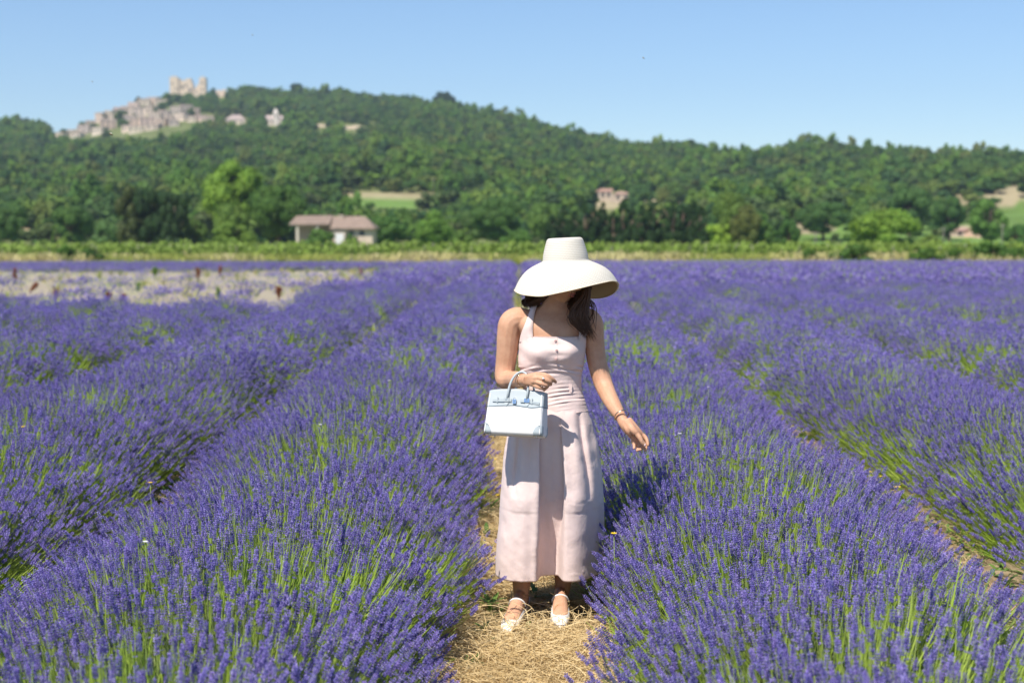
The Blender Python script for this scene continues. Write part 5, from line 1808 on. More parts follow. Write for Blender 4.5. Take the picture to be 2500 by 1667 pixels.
def lock(px, r0, n=14, jx=0.0):
    """px: rows (xd, yd, Y) along the lock; tapering strand bundle with a slight wave."""
    p = spline(np.array([at(*q) for q in px]) - P0, n)
    t = np.linspace(0, 1, n)
    ph, amp = hr.random() * 1.6, 0.005 + 0.004 * hr.random()
    p[:, 0] += amp * np.sin(t * 13 + ph) * t
    p[:, 1] += amp * np.cos(t * 8 + ph) * t
    hair.tube(p, r0 * (0.75 + 0.5 * np.sin(np.pi * np.minimum(t * 1.1, 1)) - 0.55 * t ** 2.5) * np.where(t > 0.97, 0.2, 1), 6)


for i in range(170):                                        # front fall over her left shoulder
    k = hr.random()
    j = lambda s: hr.normal(0, s)
    dY = hr.uniform(-0.03, 0.025)
    ex = 1334 + 32 * k + j(4)
    ey = 756 + 24 * hr.random() + 10 * k
    lock([(1340 + 12 * k + j(1), 622, YB - .01 + dY), (1344 + 11 * k + j(1.5), 650, YB - .04 + dY), (1338 + 17 * k + j(1.5), 678, YB - .06 + dY), (1313 + 40 * k + j(2), 703, YB - .09 + dY * .6), (1308 + 42 * k + j(2), 722, YB - .112 + dY * .4),
          (1315 + 40 * k + j(3), 742, YB - .114 + dY * .3), (ex, ey, YB - .118 + dY * .2)], hr.uniform(0.0013, 0.0034))
for i in range(70):                                         # behind the cheek
    k = hr.random()
    lock([(1322 + 24 * k, 625, YB + .01), (1320 + 26 * k, 655, YB + .01), (1312 + 34 * k, 685, YB - .01), (1310 + 38 * k, 710, YB - .06), (1318 + 36 * k, 735, YB - .10)], hr.uniform(0.002, 0.0036))
for i in range(40):                                         # nape hair seen past the chin
    k = hr.random()
    lock([(1304 + 36 * k, 630, YB + .03), (1303 + 36 * k, 655, YB + .03), (1302 + 38 * k, 678, YB + .02), (1304 + 40 * k, 700, YB - .02), (1312 + 38 * k, 718, YB - .06)], hr.uniform(0.003, 0.0045))
for i in range(10):                                         # loose ends
    x = hr.uniform(1335, 1352)
    lock([(x - 8, 640, YB - .04), (x + 2, 680, YB - .06), (x + hr.normal(8, 6), 702, YB - .06), (x + hr.normal(12, 5), 735, YB - .05), (x + hr.normal(4, 6), 762, YB - .06)], 0.0017)
lock([(1352, 682, YB - .05), (1362, 692, YB - .05), (1366, 702, YB - .05), (1363, 714, YB - .05)], 0.0012)
lock([(1313, 660, YB - .135), (1312, 676, YB - .135), (1305, 688, YB - .13), (1296, 698, YB - .12)], 0.0011)
lock([(1306, 700, YB - .10), (1303, 722, YB - .105), (1309, 738, YB - .105), (1324, 748, YB - .105)], 0.0010)
for i in range(150):                                        # behind the neck, at the left
    k = hr.random()
    lock([(1274 - 30 * k, 640, YB + .06), (1264 - 42 * k, 660, YB + .08 - .02 * k), (1253 - 47 * k + hr.normal(0, 2), 682, YB + .06), (1238 - 34 * k + hr.normal(0, 3), 694 - 2 * k + hr.normal(0, 1.5), YB + .03), (1246 - 48 * k + hr.normal(0, 4), 708 - 3 * k + hr.normal(0, 3), YB + .0)], hr.uniform(0.0015, 0.0034))
for i in range(90):                                         # swept back from the temple, over the side of the neck
    k = hr.random()
    lock([(1278 - 16 * k, 632, YB - .035), (1272 - 14 * k + hr.normal(0, 1), 655, YB - .035), (1262 - 12 * k + hr.normal(0, 1.5), 676, YB - .012), (1249 - 22 * k + hr.normal(0, 2), 691, YB - .008), (1232 - 26 * k + hr.normal(0, 4), 703 - 2 * k + hr.normal(0, 2), YB - .015)], hr.uniform(0.0014, 0.003))
for i in range(60):                                         # cap of hair over the skull
    a = hr.uniform(-2.2, 2.2)
    pts = []
    for u in np.linspace(0.15, 1.75, 8):
        e = np.array([0.078 * math.sin(u) * math.sin(a), 0.100 * math.sin(u) * math.cos(a), 0.121 * math.cos(u)])
        pts.append(to_world(e[None])[0])
    hair.tube(np.array(pts), 0.009, 6)
hair.build("hair", M['hair'], person)

# ---- hat: crown and floppy brim in one lathe-like shell, warped round the rim
def hat_mesh():
    c0 = at(1299, 598, YB - .01) - P0
    nphi = 120
    phi = np.arange(nphi) * 2 * np.pi / nphi                 # 0 = +X, 90 deg = away from the viewer
    key = np.array([0, 25, 45, 90, 135, 180, 212, 240, 270, 300, 325, 345, 360.])
    rimz = np.array([657, 676, 684, 683, 674, 664, 676, 680.5, 667, 652, 643.5, 646, 657.])
    rz = np.interp(np.degrees(phi), key, rimz)
    for _ in range(6):
        rz = (np.roll(rz, 1) + 2 * rz + np.roll(rz, -1)) / 4
    # heights measured at each rim point's own distance
    rim_r = 119.5 * PM
    rows = []
    cx_off = at(1301, 640, YB - .01)[0] - P0[0]
    rim = []
    for a, zpx in zip(phi, rz):
        Y = YB - .01 + rim_r * math.sin(a)
        z = at(1301, zpx, Y)[2]
        rim.append((cx_off + rim_r * math.cos(a), Y - P0[1], z))
    rim = np.array(rim)
    cb = np.stack([c0[0] + 52.5 * PM * np.cos(phi), c0[1] + 60 * PM * np.sin(phi), c0[2] + 0.004 * np.cos(phi)], 1)
    out = []
    # crown, from the middle of the top
    H = 53 * PM
    for rr, hz in ((0.02, 0.985), (0.35, 0.988), (0.58, 0.992), (0.69, 0.985), (0.745, 0.96), (0.785, 0.915), (0.815, 0.84), (0.85, 0.72), (0.885, 0.6), (0.925, 0.46), (0.96, 0.32), (0.985, 0.18), (0.995, 0.07)):
        q = cb.copy()
        q[:, :2] = c0[:2] + (cb[:, :2] - c0[:2]) * rr + np.array([-0.004 * hz, 0])
        q[:, 2] = c0[2] + (cb[:, 2] - c0[2]) * rr * 1.15 + H * hz
        out.append(q)
    for t in np.linspace(0.0, 1.0, 26):
        # bell curve: quickly outwards, then down
        fr = 1 - (1 - t) ** 1.6
        fz = 0.47 * fr + 0.53 * fr ** 4
        q = cb + (rim - cb) * np.array([fr, fr, 0])[None]
        q[:, 2] = cb[:, 2] + (rim[:, 2] - cb[:, 2]) * fz
        out.append(q)
    q = rim.copy()
    q[:, :2] = rim[:, :2] * 1.0 + (np.array([cx_off, YB - .01 - P0[1]]) - rim[:, :2]) * 0.02
    q[:, 2] -= 0.004
    out.append(q)
    return np.array(out)


hg = hat_mesh()[:, ::-1].copy()
hb = MB().rings(hg, 0, False, True)
o = hb.build("hat", M['hat'], person)
me = o.data
uvl = me.uv_layers.new(name="UVMap")
nr, nk = hg.shape[:2]
arc = np.concatenate([[0], np.cumsum(np.linalg.norm(np.diff(hg[:, 0], axis=0), axis=1))])
uvs = np.zeros((len(me.loops), 2), dtype=np.float32)
li = np.zeros(len(me.loops), dtype=np.int32)
me.loops.foreach_get('vertex_index', li)
uvs[:, 0] = (li % nk) / nk * 1.1
uvs[:, 1] = arc[li // nk]
uvl.data.foreach_set('uv', uvs.ravel())
sd_ = o.modifiers.new("thickness", 'SOLIDIFY')
sd_.thickness, sd_.offset, sd_.material_offset = 0.0022, -1.0, 1
me.materials.append(mat("tan_hat_lining", (0.56, 0.43, 0.25), 0.8, 0.2, bump=0.1, bscale=300))
o.modifiers.new("soft", 'SUBSURF').levels = 1
o.modifiers["soft"].render_levels = 1
rimtrim = MB().tube(hg[-2], 0.0019, 6, closed=True, cap=False)
rimtrim.build("hat_edge", mat("cream_binding", (0.78, 0.66, 0.48), 0.8, 0.2), person)

# ---- dress
def wrinkle(x, z, ax, az, seed):
    return nz(x * ax, z * az, 1.0, seed)


def bodice():
    rows = [(769, 1270, 77, 56), (784, 1269, 77.5, 61), (800, 1268, 77, 65), (818, 1266.5, 76, 63), (836, 1266, 75.5, 58), (846, 1266, 73, 54), (858, 1267, 70, 52), (872, 1268, 68, 51), (888, 1268.5, 67.5, 51), (905, 1269, 69.5, 53), (922, 1268.5, 76, 57), (936, 1268, 79.5, 59.5), (950, 1268, 83.2, 62)]
    rows = [(a, b, c, d, YB) for a, b, c, d in rows]
    g = ell_rings(rows, 110, 150)
    th = np.arange(150) * 2 * np.pi / 150
    yd = spline(np.array(rows)[:, :1], 110)[:, 0]
    for i in range(110):
        nrm = np.stack([np.cos(th), np.sin(th), np.zeros(150)], 1)
        d = np.zeros(150)
        x, z = g[i, :, 0], g[i, :, 2]
        # bust
        for cx in (1238, 1304):
            cxx = at(cx, 802, YB)[0] - P0[0]
            d += 0.020 * np.exp(-((x - cxx) / 0.045) ** 2 - ((yd[i] - 806) / 24) ** 2) * (np.sin(th) < 0)
        front = np.clip(-np.sin(th) * 2 + 0.6, 0.2, 1)
        # gathers: drag lines under the bust and ruching at waist and hip band
        k1 = math.exp(-((yd[i] - 846) / 12) ** 2)
        k2 = math.exp(-((yd[i] - 905) / 24) ** 2)
        d += front * k1 * 0.0034 * np.sin((yd[i] + 11 * np.sin(x * 15 + 1)) * 0.50 + 2.4 * np.sin(x * 8)) * np.clip(0.5 + nz(x, z * 3, 0.11, 133), 0, 1.3)
        d += front * k2 * 0.0030 * np.sin((yd[i] + 7 * np.sin(x * 11)) * 0.68 + 1.5 * np.sin(x * 19)) * np.clip(0.6 + nz(x, z * 4, 0.13, 134), 0.1, 1.3)
        d += 0.0012 * wrinkle(x, z, 12, 16, 131)
        # button placket pulls
        cxx = at(1279, 800, YB)[0] - P0[0]
        for by in (781, 803, 824):
            d -= 0.004 * np.exp(-((x - cxx) / 0.030) ** 2 - ((yd[i] - by - 6) / 5) ** 2) * (np.sin(th) < 0)
        g[i] += nrm * d[:, None]
        # neckline: level at the front, rising to the armholes, lower behind
    # the sides and the back sit lower than the level front neckline
    for j in range(150):
        side = np.clip((abs(g[0, j, 0] - (at(1270, 770, YB)[0] - P0[0])) - 0.128) / 0.02, 0, 1)
        drop = -0.020 * side if np.sin(th[j]) < 0.1 else -0.03
        for i in range(24):
            g[i, j, 2] += drop * (1 - i / 24.0)
    for j in range(150):                                     # the hip band's lower edge rises to her left
        sl = 0.020 * np.clip(g[-1, j, 0] / 0.16 - 0.1, -0.3, 1)
        for i in range(40):
            g[109 - i, j, 2] += sl * (1 - i / 40.0)
    return g


bg = bodice()
bm2 = MB().rings(bg, 0, False, True)
bod = bm2.build("dress_top", M['pink'], person)
m_ = bod.modifiers.new("thickness", 'SOLIDIFY')
m_.thickness, m_.offset = 0.002, 1.0


def skirt():
    hem = [(1136, .02), (1139, -.05), (1148, -.105), (1166, -.143), (1190, -.160), (1213, -.165), (1228, -.158), (1234, -.125), (1239, -.070), (1252, -.048), (1268, -.045), (1281, -.055), (1286, -.100), (1292, -.150), (1308, -.163), (1326, -.152),
           (1344, -.115), (1362, -.062), (1380, .0), (1394, .05), (1390, .10), (1360, .15), (1310, .175), (1262, .18), (1212, .175), (1165, .15), (1142, .09)]
    nh = 208
    cp = np.array(hem + hem[:3], dtype=float)
    cp[:, 0] = (cp[:, 0] - 1266) * PM
    cs = spline(cp, nh * 2)
    # one full loop
    k = len(hem) / (len(hem) + 2)
    cs = cs[:int(len(cs) * k)]
    idx = np.linspace(0, len(cs) - 1, nh + 1)[:-1]
    hemc = np.stack([np.interp(idx, np.arange(len(cs)), cs[:, q]) for q in (0, 1)], 1)
    ang = np.arctan2(hemc[:, 1] / 0.16, hemc[:, 0] / 0.235)
    ang = np.unwrap(ang)
    rows = [(924, 1268, 73, 53), (938, 1268, 78.8, 58), (950, 1267, 84.5, 62.5), (962, 1267, 88.5, 65), (980, 1267, 95, 66), (1008, 1267, 103, 70), (1035, 1268, 109.5, 74), (1063, 1269, 113.5, 77), (1105, 1270, 118, 81), (1145, 1270, 121, 84), (1173, 1270, 122.5, 86), (1220, 1269, 124.5, 89), (1270, 1267, 128, 92), (1300, 1266.5, 129.5, 94), (1334, 1266, 130, 95)]
    n = 150
    s = spline(np.array(rows, dtype=float), n)
    g = []
    for yd, cx, hw, hd_ in s:
        t = np.clip((yd - 950) / (1334 - 950), 0, 1)
        f = np.clip(t * 1.25, 0, 1) ** 1.15
        c = at(cx, yd, YB + .02 * t)
        ex, ey = hw * PM * np.cos(ang), hd_ * PM * np.sin(ang)
        hx = hemc[:, 0] * (hw / 130.0) - 0.0
        hy = hemc[:, 1]
        # folds fade upwards to the smooth hip
        x = ex * (1 - f) + hx * f
        y = ey * (1 - f) + hy * f
        p = np.stack([c[0] + x, c[1] + y, np.full(nh, at(cx, yd, c[1] - 0.06 - 0.10 * t)[2])], 1)
        px = 1266 + x / PM
        fr = (y < 0.02)
        dy = np.zeros(nh)
        # inverted pleats opening from the hip band
        for (xa, ya, xb, yb, dep, wd) in ((1326, 946, 1347, 1120, .030, 6), (1192, 1000, 1176, 1110, .016, 6), (1216, 1004, 1212, 1060, .006, 4), (1268, 1000, 1262, 1120, .012, 9), (1352, 985, 1375, 1130, .014, 8)):
            if ya - 10 < yd < yb + 30:
                u = np.clip((yd - ya) / (yb - ya), 0, 1)
                gx = xa + (xb - xa) * u
                env = math.sin(math.pi * np.clip((yd - ya + 10) / (yb + 30 - ya + 10), 0, 1)) ** 0.7
                dy += dep * env * np.exp(-((px - gx) / wd) ** 2) * fr
                dy -= dep * 0.55 * env * np.exp(-((px - gx + 3.2 * wd) / (2.2 * wd)) ** 2) * fr
        # the cloth puffs out a little above the low seam
        puff = math.exp(-((yd - 1148) / 26) ** 2) * (yd < 1173) + 0.0
        dy -= 0.009 * puff * (np.exp(-((px - 1195) / 32) ** 2) + 0.8 * np.exp(-((px - 1322) / 26) ** 2) + 0.5 * np.exp(-((px - 1372) / 14) ** 2)) * fr
        rdir = np.stack([np.cos(ang), np.sin(ang)], 1)
        w = (0.003 * wrinkle(p[:, 0], p[:, 2], 13, 1.6, 141) + 0.0008 * wrinkle(p[:, 0] + 0.5 * p[:, 2], p[:, 2], 20, 9, 142) + 0.0009 * wrinkle(p[:, 0] - 0.8 * p[:, 2], p[:, 2], 5, 8, 143)) * (0.35 + 0.65 * t)
        for sd2, kx, kz in ((151, 6, 5), (152, 4, 9), (153, 9, 4)):
            c_ = nz(p[:, 0] * kx + p[:, 2] * 2, p[:, 2] * kz - p[:, 0] * 2, 1.0, sd2)
            w = w + 0.0017 * np.clip(1 - np.abs(c_) / 0.16, 0, 1) * np.clip(nz(p[:, 0], p[:, 2], 0.16, sd2 + 5), 0, 1) * (0.3 + 0.7 * t)
        if abs(yd - 1173) < 2.5:
            w = w - 0.0006
        p[:, :2] += rdir * w[:, None]
        p[:, 1] += dy
        g.append(p - P0)
    g = np.array(g)
    return g


sg = skirt()
sk = MB().rings(sg, 0, False, True).build("dress_skirt", M['pink'], person)
m_ = sk.modifiers.new("thickness", 'SOLIDIFY')
m_.thickness, m_.offset = 0.0022, -1.0
front_of = lambda g, xd, yd: None


def surf(g, xd, yd, lift=0.0015):
    """Front point of a cloth grid nearest to the survey position."""
    w = g.reshape(-1, 3) + P0
    px, py = proj(w)
    d = (px - xd) ** 2 + (py - yd) ** 2 + np.where(w[:, 1] > YB, 1e6, 0)
    q = g.reshape(-1, 3)[np.argmin(d)].copy()
    q[1] -= lift
    return q


def seam(g, pts, rad, name, parent, m='seam'):
    p = np.array([surf(g, x, y, 0.0008) for x, y in spline(np.array(pts, dtype=float), 40)])
    for _ in range(2):
        p[1:-1] = (p[:-2] + 2 * p[1:-1] + p[2:]) / 4
    MB().tube(p, rad, 5).build(name, M[m], parent)


SROWS = proj(sg.mean(1) + P0)[1]
for nm, yy in (("stitched_seam", 1173), ("hem_stitching", 1329)):
    row = sg[int(np.argmin(np.abs(SROWS - yy)))].copy()
    row[:, :2] += row[:, :2] / np.linalg.norm(row[:, :2], axis=1)[:, None] * 0.0012
    MB().tube(np.vstack([row, row[:1]]), 0.0011, 5).build(nm, M['seam'], sk)
MB().tube(np.vstack([bg[-1], bg[-1][:1]]), 0.0012, 6).build("waist_seam", M['pink'], bod)
seam(bg, [(1279, 774), (1279, 800), (1280, 825), (1281, 848)], 0.0013, "placket_edge", bod)
seam(bg, [(1226, 772), (1250, 773), (1290, 774), (1327, 773)], 0.0018, "neckline_edge", bod)
for by in (781, 803, 824):
    c = surf(bg, 1277, by, 0.003)
    q = np.arange(14) * 2 * np.pi / 14
    b = MB().rings([c + np.stack([np.cos(q) * r_, np.full(14, y_), np.sin(q) * r_], 1) for r_, y_ in ((0.0048, 0.003), (0.0058, 0.0), (0.0052, -0.0022), (0.0035, -0.0018))])
    b.build("button", M['pinkbutton'], bod)
c = surf(bg, 1311, 891, 0.004)
MB().box(c - np.array([0.006, 0.002, 0.017]), c + np.array([0.006, 0.003, 0.017])).build("belt_loop", M['pink'], bod, False)


BV = np.empty(len(BODY.data.vertices) * 3)
BODY.data.vertices.foreach_get('co', BV)
BV = np.vstack([BV.reshape(-1, 3), bg.reshape(-1, 3)]) + P0
BPX, BPY = proj(BV)


def on_body(xd, yd, lift, rad=5.0):
    """The foremost point of body or dress top seen at (xd, yd), lifted towards the viewer."""
    near = (np.abs(BPX - xd) < rad) & (np.abs(BPY - yd) < rad) & (BV[:, 1] < YB + 0.06)
    Y = BV[near, 1].min() if near.any() else YB
    return at(xd, yd, Y - lift) - P0


def strap(rows, name):
    """Flat halter strap lying on the skin: rows (xl, xr, yd)."""
    s = spline(np.array(rows, dtype=float), 26)
    rg = []
    for xl, xr, yd in s:
        lf = 0.003 - 0.018 * np.clip((yd - 764) / 22, 0, 1)
        a, b = on_body(xl, yd, lf), on_body(xr, yd, lf)
        c_ = on_body((xl + xr) / 2, yd, lf + 0.0003)
        rg.append([a, c_, b])
    rg = np.array(rg)
    for _ in range(5):
        rg[1:-1] = (rg[:-2] + 2 * rg[1:-1] + rg[2:]) / 4
    back = rg[:, ::-1] + np.array([0, 0.004, 0])
    MB().rings(np.concatenate([rg, back], 1)).build(name, M['pink'], bod)


strap([(1192.5, 1226, 786), (1193.5, 1225, 778), (1195.5, 1224, 769), (1199.5, 1223.5, 757), (1206, 1224, 742), (1213, 1226.5, 724), (1218.5, 1231, 708), (1222, 1234, 699), (1227, 1239, 692)], "halter_strap")
strap([(1326, 1346.5, 786), (1328, 1346, 776), (1331, 1346.5, 762), (1331, 1345, 742), (1327, 1340, 722), (1321, 1333, 706), (1315, 1327, 696)], "halter_strap")

# ---- shoes: white flats with a strap
for i, (heel, ax, L_) in enumerate(FOOT):
    root = None
    lat = np.array([-ax[1], ax[0], 0])
    up = np.array([0, 0, 1.0])
    mb = MB()
    rows = []
    for t, w_, hgt, opn in ((1.056, 0.0006, 0.006, 1.0), (1.05, 0.006, 0.012, 1.0), (1.02, 0.022, 0.028, 1.0), (0.95, 0.033, 0.038, 1.0), (0.85, 0.040, 0.046, 1.0), (0.72, 0.0425, 0.054, 1.0), (0.64, 0.042, 0.058, 1.0), (0.57, 0.041, 0.060, 0.82), (0.48, 0.039, 0.060, 0.67), (0.36, 0.037, 0.058, 0.58),
                            (0.25, 0.035, 0.058, 0.55), (0.08, 0.033, 0.066, 0.56), (-0.03, 0.026, 0.070, 0.58), (-0.075, 0.012, 0.068, 0.60)):
        rows.append((t, w_, hgt, opn))
    s = spline(np.array(rows), 40)
    for t, w_, hgt, opn in s:
        q = np.linspace(-1, 1, 25) * np.pi * min(opn, 1.0)
        # q = 0 at the sole, +-pi on top
        cx_, cz = np.sin(q) * w_, (1 - np.cos(q)) / 2 * hgt
        cz = np.where(np.abs(q) < 0.5, cz * 0.3, cz)
        mb.rings  # noqa
        rows_ = heel + ax * (t * L_) + lat * cx_[:, None] + up * (cz - 0.010)[:, None]
        if t == s[0][0]:
            rg = []
        rg.append(rows_ - P0)
    so = MB().rings(np.array(rg), 0, False, False).build("shoe", M['shoe'], person)
    bmw = bmesh.new()
    bmw.from_mesh(so.data)
    bmesh.ops.remove_doubles(bmw, verts=bmw.verts, dist=0.0006)
    bmesh.ops.recalc_face_normals(bmw, faces=bmw.faces)
    bmw.to_mesh(so.data)
    bmw.free()
    m_ = so.modifiers.new("thickness", 'SOLIDIFY')
    m_.thickness, m_.offset = 0.0025, -1.0
    rg = []
    for t, w_, hgt, opn in s:
        q = np.linspace(0, 2 * np.pi, 13)[:-1]
        rg.append(heel + ax * (t * L_) + lat * (np.sin(q) * (w_ + 0.0025))[:, None] + up * (-0.006 + 0.0045 * np.cos(q))[:, None] - P0)
    MB().rings(np.array(rg)).build("sole", M['sole'], so)
    q = np.linspace(-1.62, 1.62, 20)
    sp = heel + ax * (0.42 * L_ + 0.020 * np.cos(q))[:, None] + lat * (np.sin(q) * 0.0365)[:, None] + up * (0.044 + 0.036 * np.cos(q))[:, None] - P0
    MB().tube(sp, 0.0042, 8).build("shoe_strap", M['shoe'], so)
    # opening edge binding
    edge = [(heel + ax * (t * L_) + lat * (sgn * math.sin(math.pi * opn) * w_) + up * ((1 - math.cos(math.pi * opn)) / 2 * hgt - 0.010)) - P0 for sgn, part in ((-1, s[::-1]), (1, s)) for t, w_, hgt, opn in part if 0.1 < t < 0.70]
    MB().tube(np.array(edge), 0.0017, 6).build("opening_edge", M['shoe'], so)

# ---- jewellery
def bangle(c, axis, r_, rad, name, m, flat=1.0):
    axis = axis / np.linalg.norm(axis)
    a = np.cross(axis, [0.1, 0.2, 1.0])
    a /= np.linalg.norm(a)
    b = np.cross(axis, a)
    q = np.arange(36) * 2 * np.pi / 36
    rg = []
    for k in q:
        d = a * math.cos(k) + b * math.sin(k)
        w = np.arange(8) * 2 * np.pi / 8
        rg.append(c + d * r_ + np.cos(w)[:, None] * d * rad + np.sin(w)[:, None] * axis * rad * flat)
    rg.append(rg[0])
    return MB().rings(np.array(rg), 0, False, True).build(name, m, person)


c1 = at(1202.5, 871, 6.015) - P0
ax1 = at(1208, 872, 5.92) - at(1197, 871, 5.99)
br1 = bangle(c1, ax1 + np.array([0.035, 0, -0.012]), 0.0325, 0.0017, "bracelet", M['gold'])
for dx in (0.0,):
    MB().box(at(1199, 868, 5.982) - P0 - 0.003, at(1199, 868, 5.982) - P0 + 0.003).build("clasp", M['gold'], br1, False)
c2 = at(1427.5, 953, YW2 + .025) - P0
ax2 = at(1434, 966, YW2) - at(1421, 940, YW2 + .05)
br2 = bangle(c2, ax2, 0.0315, 0.0016, "bracelet", M['gold'], 2.4)
# ring with a stone on the middle finger of the bag hand
pr = at(*zz(692, 250, Yh - .026)) - P0
axr = at(*zz(720, 262, Yh - .026)) - at(*zz(665, 238, Yh - .02))
rg_ = bangle(pr + np.array([0, 0.003, 0]), axr, 0.0108, 0.0011, "ring", M['gold'])
u, v_ = np.meshgrid(np.linspace(0.05, np.pi - 0.05, 7), np.arange(8) * 2 * np.pi / 8, indexing='ij')
e = np.stack([0.0045 * np.sin(u) * np.cos(v_), 0.0045 * np.sin(u) * np.sin(v_), 0.0045 * np.cos(u)], -1) + pr + np.array([0, -0.0105, 0.003])
MB().rings(e).build("stone", M['gem'], rg_, False)

# ------------------------------------------------------------------ the handbag on her forearm
bc = at(1184, 1000, 5.985)
bag = empty("handbag", (bc[0], 5.985, bc[2]), "structured white canvas handbag with pale blue leather trim hanging from the woman's forearm", "handbag", rz=R(-19))
bag.rotation_euler = (R(-13), 0, R(-19))
BH = 0.186                                                   # height of the body


def bag_rings(z0, z1, n, grow=0.0, seg=64):
    rg = []
    q = np.arange(seg) * 2 * np.pi / seg
    for z in np.linspace(z0, z1, n):
        t = z / BH
        hw = 0.130 - 0.008 * t + grow
        hd_ = 0.052 - 0.020 * t ** 1.3 + 0.002 * math.sin(t * 3.1) + grow
        low = np.clip(1 - t / 0.09, 0, 1)
        hw -= 0.006 * low ** 2
        hd_ -= 0.012 * low ** 2
        cx_, sx_ = np.cos(q), np.sin(q)
        x = np.sign(cx_) * np.abs(cx_) ** 0.22 * hw
        y = np.sign(sx_) * np.abs(sx_) ** 0.22 * hd_
        # gussets fold in towards the top
        fold = np.exp(-(y / (0.35 * hd_ + 1e-6)) ** 2) * (np.abs(cx_) > 0.8) * 0.012 * t
        x = x - np.sign(x) * fold
        zz_ = np.full(seg, z)
        if t > 0.9:
            zz_ = zz_ + 0.010 * (t - 0.9) / 0.1 * (1 - (x / hw) ** 2)
        y = y + 0.0022 * np.sin(x * 34 + t * 3) * np.sin(math.pi * min(t, 1)) * (np.abs(sx_) > 0.3)
        rg.append(np.stack([x, y, zz_], 1))
    return np.array(rg)


MB().rings(bag_rings(0, BH - 0.001, 26)).build("body", M['bagwhite'], bag)
# blue leather upper band with a wavy lower edge, all round
g = bag_rings(0.122, BH, 14, 0.0016)
x = g[..., 0]
wave = 0.0055 * np.sin(g[0, :, 0] * 36 + 2.4)
for i in range(14):
    g[i, :, 2] += wave * (1 - i / 13.0)
up_ = MB().rings(g, 0, False, True)
# folded flap top
top = g[-1]
up_.rings(np.array([top, top * np.array([0.98, 0.55, 1]) + np.array([0, 0, 0.0035])]), 0, True, True)
fl = up_.build("flap", M['bagblue'], bag)
fl.modifiers.new("thickness", 'SOLIDIFY').thickness = 0.0016
edge = np.vstack([g[0], g[0][:1]]) + np.array([0, 0, 0.0005])
MB().tube(edge * np.array([1.004, 1.012, 1]), 0.0012, 5).build("edge_piping", M['bagdark'], fl)
yf = lambda z: -(0.052 - 0.020 * (z / BH) ** 1.3 + 0.0036)
# side piping up both front edges
for sx_ in (-1, 1):
    zs = np.linspace(0.006, BH - 0.01, 20)
    MB().tube(np.stack([sx_ * (0.1225 - 0.008 * zs / BH), np.array([yf(z) + 0.004 for z in zs]), zs], 1), 0.0022, 6).build("corner_piping", M['bagwhite'], bag)
# straps with slots, and keepers
for sx_ in (-1, 1):
    mb = MB()
    n = 16
    xs = np.linspace(0.020, 0.104, n) * sx_ + 0.006
    rg = []
    for xv in xs:
        zc = 0.147 - 0.0018 * (abs(xv) - 0.02) / 0.084 * 6 * (0.5 if sx_ < 0 else 0.9)
        y = yf(zc) - 0.0008
        rg.append([(xv, y, zc - 0.0055), (xv, y - 0.0032, zc - 0.0055), (xv, y - 0.0032, zc + 0.0055), (xv, y, zc + 0.0055)])
    st = mb.rings(np.array(rg)).build("strap", M['bagblue'], bag, False)
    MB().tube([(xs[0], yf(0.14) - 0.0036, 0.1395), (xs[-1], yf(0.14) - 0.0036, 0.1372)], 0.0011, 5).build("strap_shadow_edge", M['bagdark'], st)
    xk = 0.077 * sx_
    MB().box((xk - 0.0022, yf(0.145) - 0.0065, 0.134), (xk + 0.0022, yf(0.145) - 0.0015, 0.157)).build("keeper", M['bagblue'], bag, False)
    xm = 0.046 * sx_ + 0.009
    bk = MB().box((xm - 0.012, yf(0.147) - 0.0078, 0.140), (xm + 0.012, yf(0.147) - 0.0045, 0.156)).build("buckle_plate", M['bagblue'] if sx_ < 0 else M['silver'], bag, False)
    MB().box((xm - 0.005, yf(0.147) - 0.0086, 0.1465), (xm + 0.005, yf(0.147) - 0.0079, 0.1495)).build("slot", M['bagdark'], bk, False)
    # pointed tab under each buckle
    zt = 0.137
    MB().add([(xm - 0.010, yf(zt) - 0.001, zt), (xm + 0.012, yf(zt) - 0.001, zt), (xm + 0.001, yf(0.12) - 0.001, 0.1215), (xm - 0.010, yf(zt) - 0.003, zt), (xm + 0.012, yf(zt) - 0.003, zt), (xm + 0.001, yf(0.12) - 0.003, 0.1215)],
             [(0, 2, 1), (3, 4, 5), (0, 1, 4, 3), (1, 2, 5, 4), (2, 0, 3, 5)]).build("pointed_tab", M['bagblue'], bag, False)
# padlock
lk = MB().box((-0.0075, yf(0.145) - 0.009, 0.1325), (0.0075, yf(0.145) - 0.002, 0.150)).build("padlock", M['silver'], bag, False)
q = np.linspace(0, np.pi, 12)
MB().tube(np.stack([0.0055 * np.cos(q), np.full(12, yf(0.145) - 0.0055), 0.150 + 0.0075 * np.sin(q)], 1), 0.0012, 6).build("shackle", M['silver'], lk)
MB().box((-0.0018, yf(0.145) - 0.0096, 0.138), (0.0018, yf(0.145) - 0.0091, 0.145)).build("keyhole", M['bagdark'], lk, False)
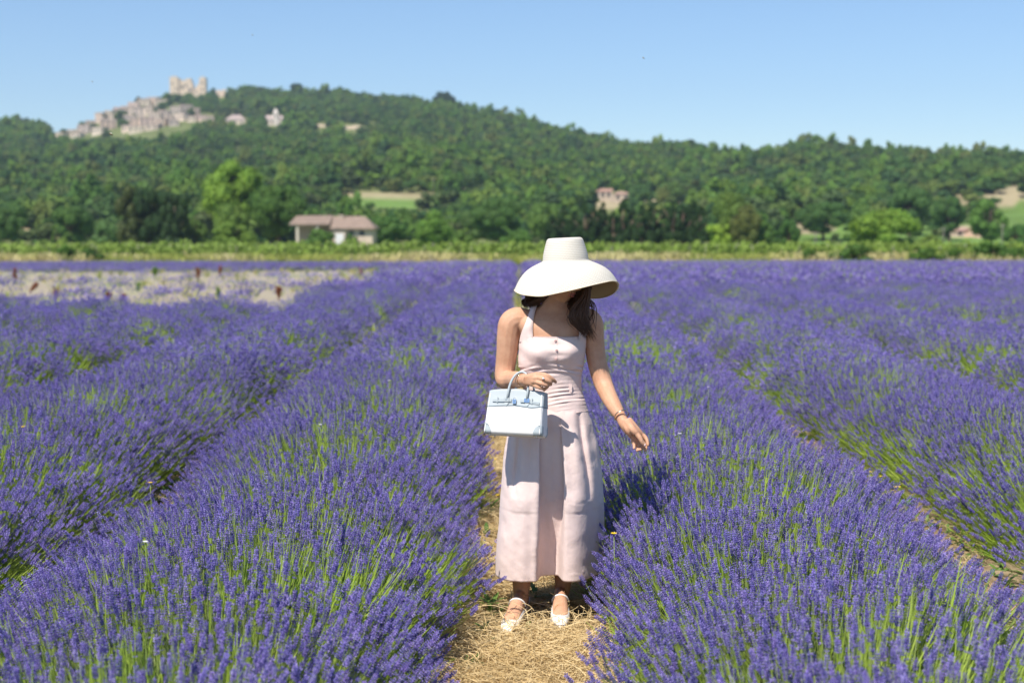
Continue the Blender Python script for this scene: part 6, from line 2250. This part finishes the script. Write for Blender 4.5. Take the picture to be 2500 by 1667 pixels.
# corner patches and feet
for sx_ in (-1, 1):
    for sy_ in (-1, 1):
        seg = 22
        rg = []
        for z in np.linspace(0.001, 0.046, 12):
            base_ = bag_rings(z, z, 1, 0.0018, 96)[0]
            sel = base_[(np.sign(base_[:, 0]) == sx_) & (np.sign(base_[:, 1]) == sy_)]
            o_ = np.argsort(np.arctan2(np.abs(sel[:, 1]), np.abs(sel[:, 0])))
            sel = sel[o_]
            lim = 0.036 * math.sqrt(max(0.02, 1 - (max(z - 0.012, 0) / 0.035) ** 2))
            sel[:, 0] = sx_ * np.maximum(np.abs(sel[:, 0]), 0.130 - lim)
            sel[:, 1] = sy_ * np.maximum(np.abs(sel[:, 1]), np.abs(sel[:, 1]).max() - lim)
            d = np.concatenate([[0], np.cumsum(np.linalg.norm(np.diff(sel[:, :2], axis=0), axis=1))])
            u = np.linspace(0, d[-1], seg)
            rg.append(np.stack([np.interp(u, d, sel[:, c]) for c in range(3)], 1))
        o = MB().rings(np.array(rg), 0, False, False).build("corner_patch", M['bagblue'], bag)
        o.modifiers.new("thickness", 'SOLIDIFY').thickness = 0.0016
        MB().tube([(sx_ * 0.104, sy_ * 0.032, 0.003), (sx_ * 0.104, sy_ * 0.034, -0.006)], [0.004, 0.0036], 8).build("metal_foot", M['silver'], bag)
# two rolled handles, the forearm runs through both
for sy_ in (-1, 1):
    q = np.linspace(0, np.pi, 26)
    xh = -0.0435 * np.cos(q) / 1.0
    zh = 0.152 + (0.118 if sy_ < 0 else 0.104) * np.sin(q) ** 0.62
    y0 = yf(0.15) * (1 if sy_ < 0 else -1)
    yh = y0 + (-0.004 if sy_ < 0 else 0.004) + (0.012 * np.sin(q)) * (1 if sy_ < 0 else -1)
    MB().tube(np.stack([xh + 0.010 + 0.010 * np.sin(q), yh, zh], 1), 0.0052, 10).build("handle", M['bagblue'], bag)
# ------------------------------------------------------------------ summer haze
hm = bpy.data.materials.new("haze")
hm.use_nodes = True
nt = hm.node_tree
nt.nodes.remove(nt.nodes["Principled BSDF"])
pv = nt.nodes.new("ShaderNodeVolumePrincipled")
pv.inputs["Color"].default_value = (0.72, 0.85, 1.0, 1)
pv.inputs["Density"].default_value = 0.00017
pv.inputs["Anisotropy"].default_value = 0.3
nt.links.new(pv.outputs[0], nt.nodes["Material Output"].inputs["Volume"])
tag(MB().box((-2500, -75, -14), (2500, 2000, 200)).build("haze", hm, None, False), "thin pale summer haze over the valley", None, None, "stuff")
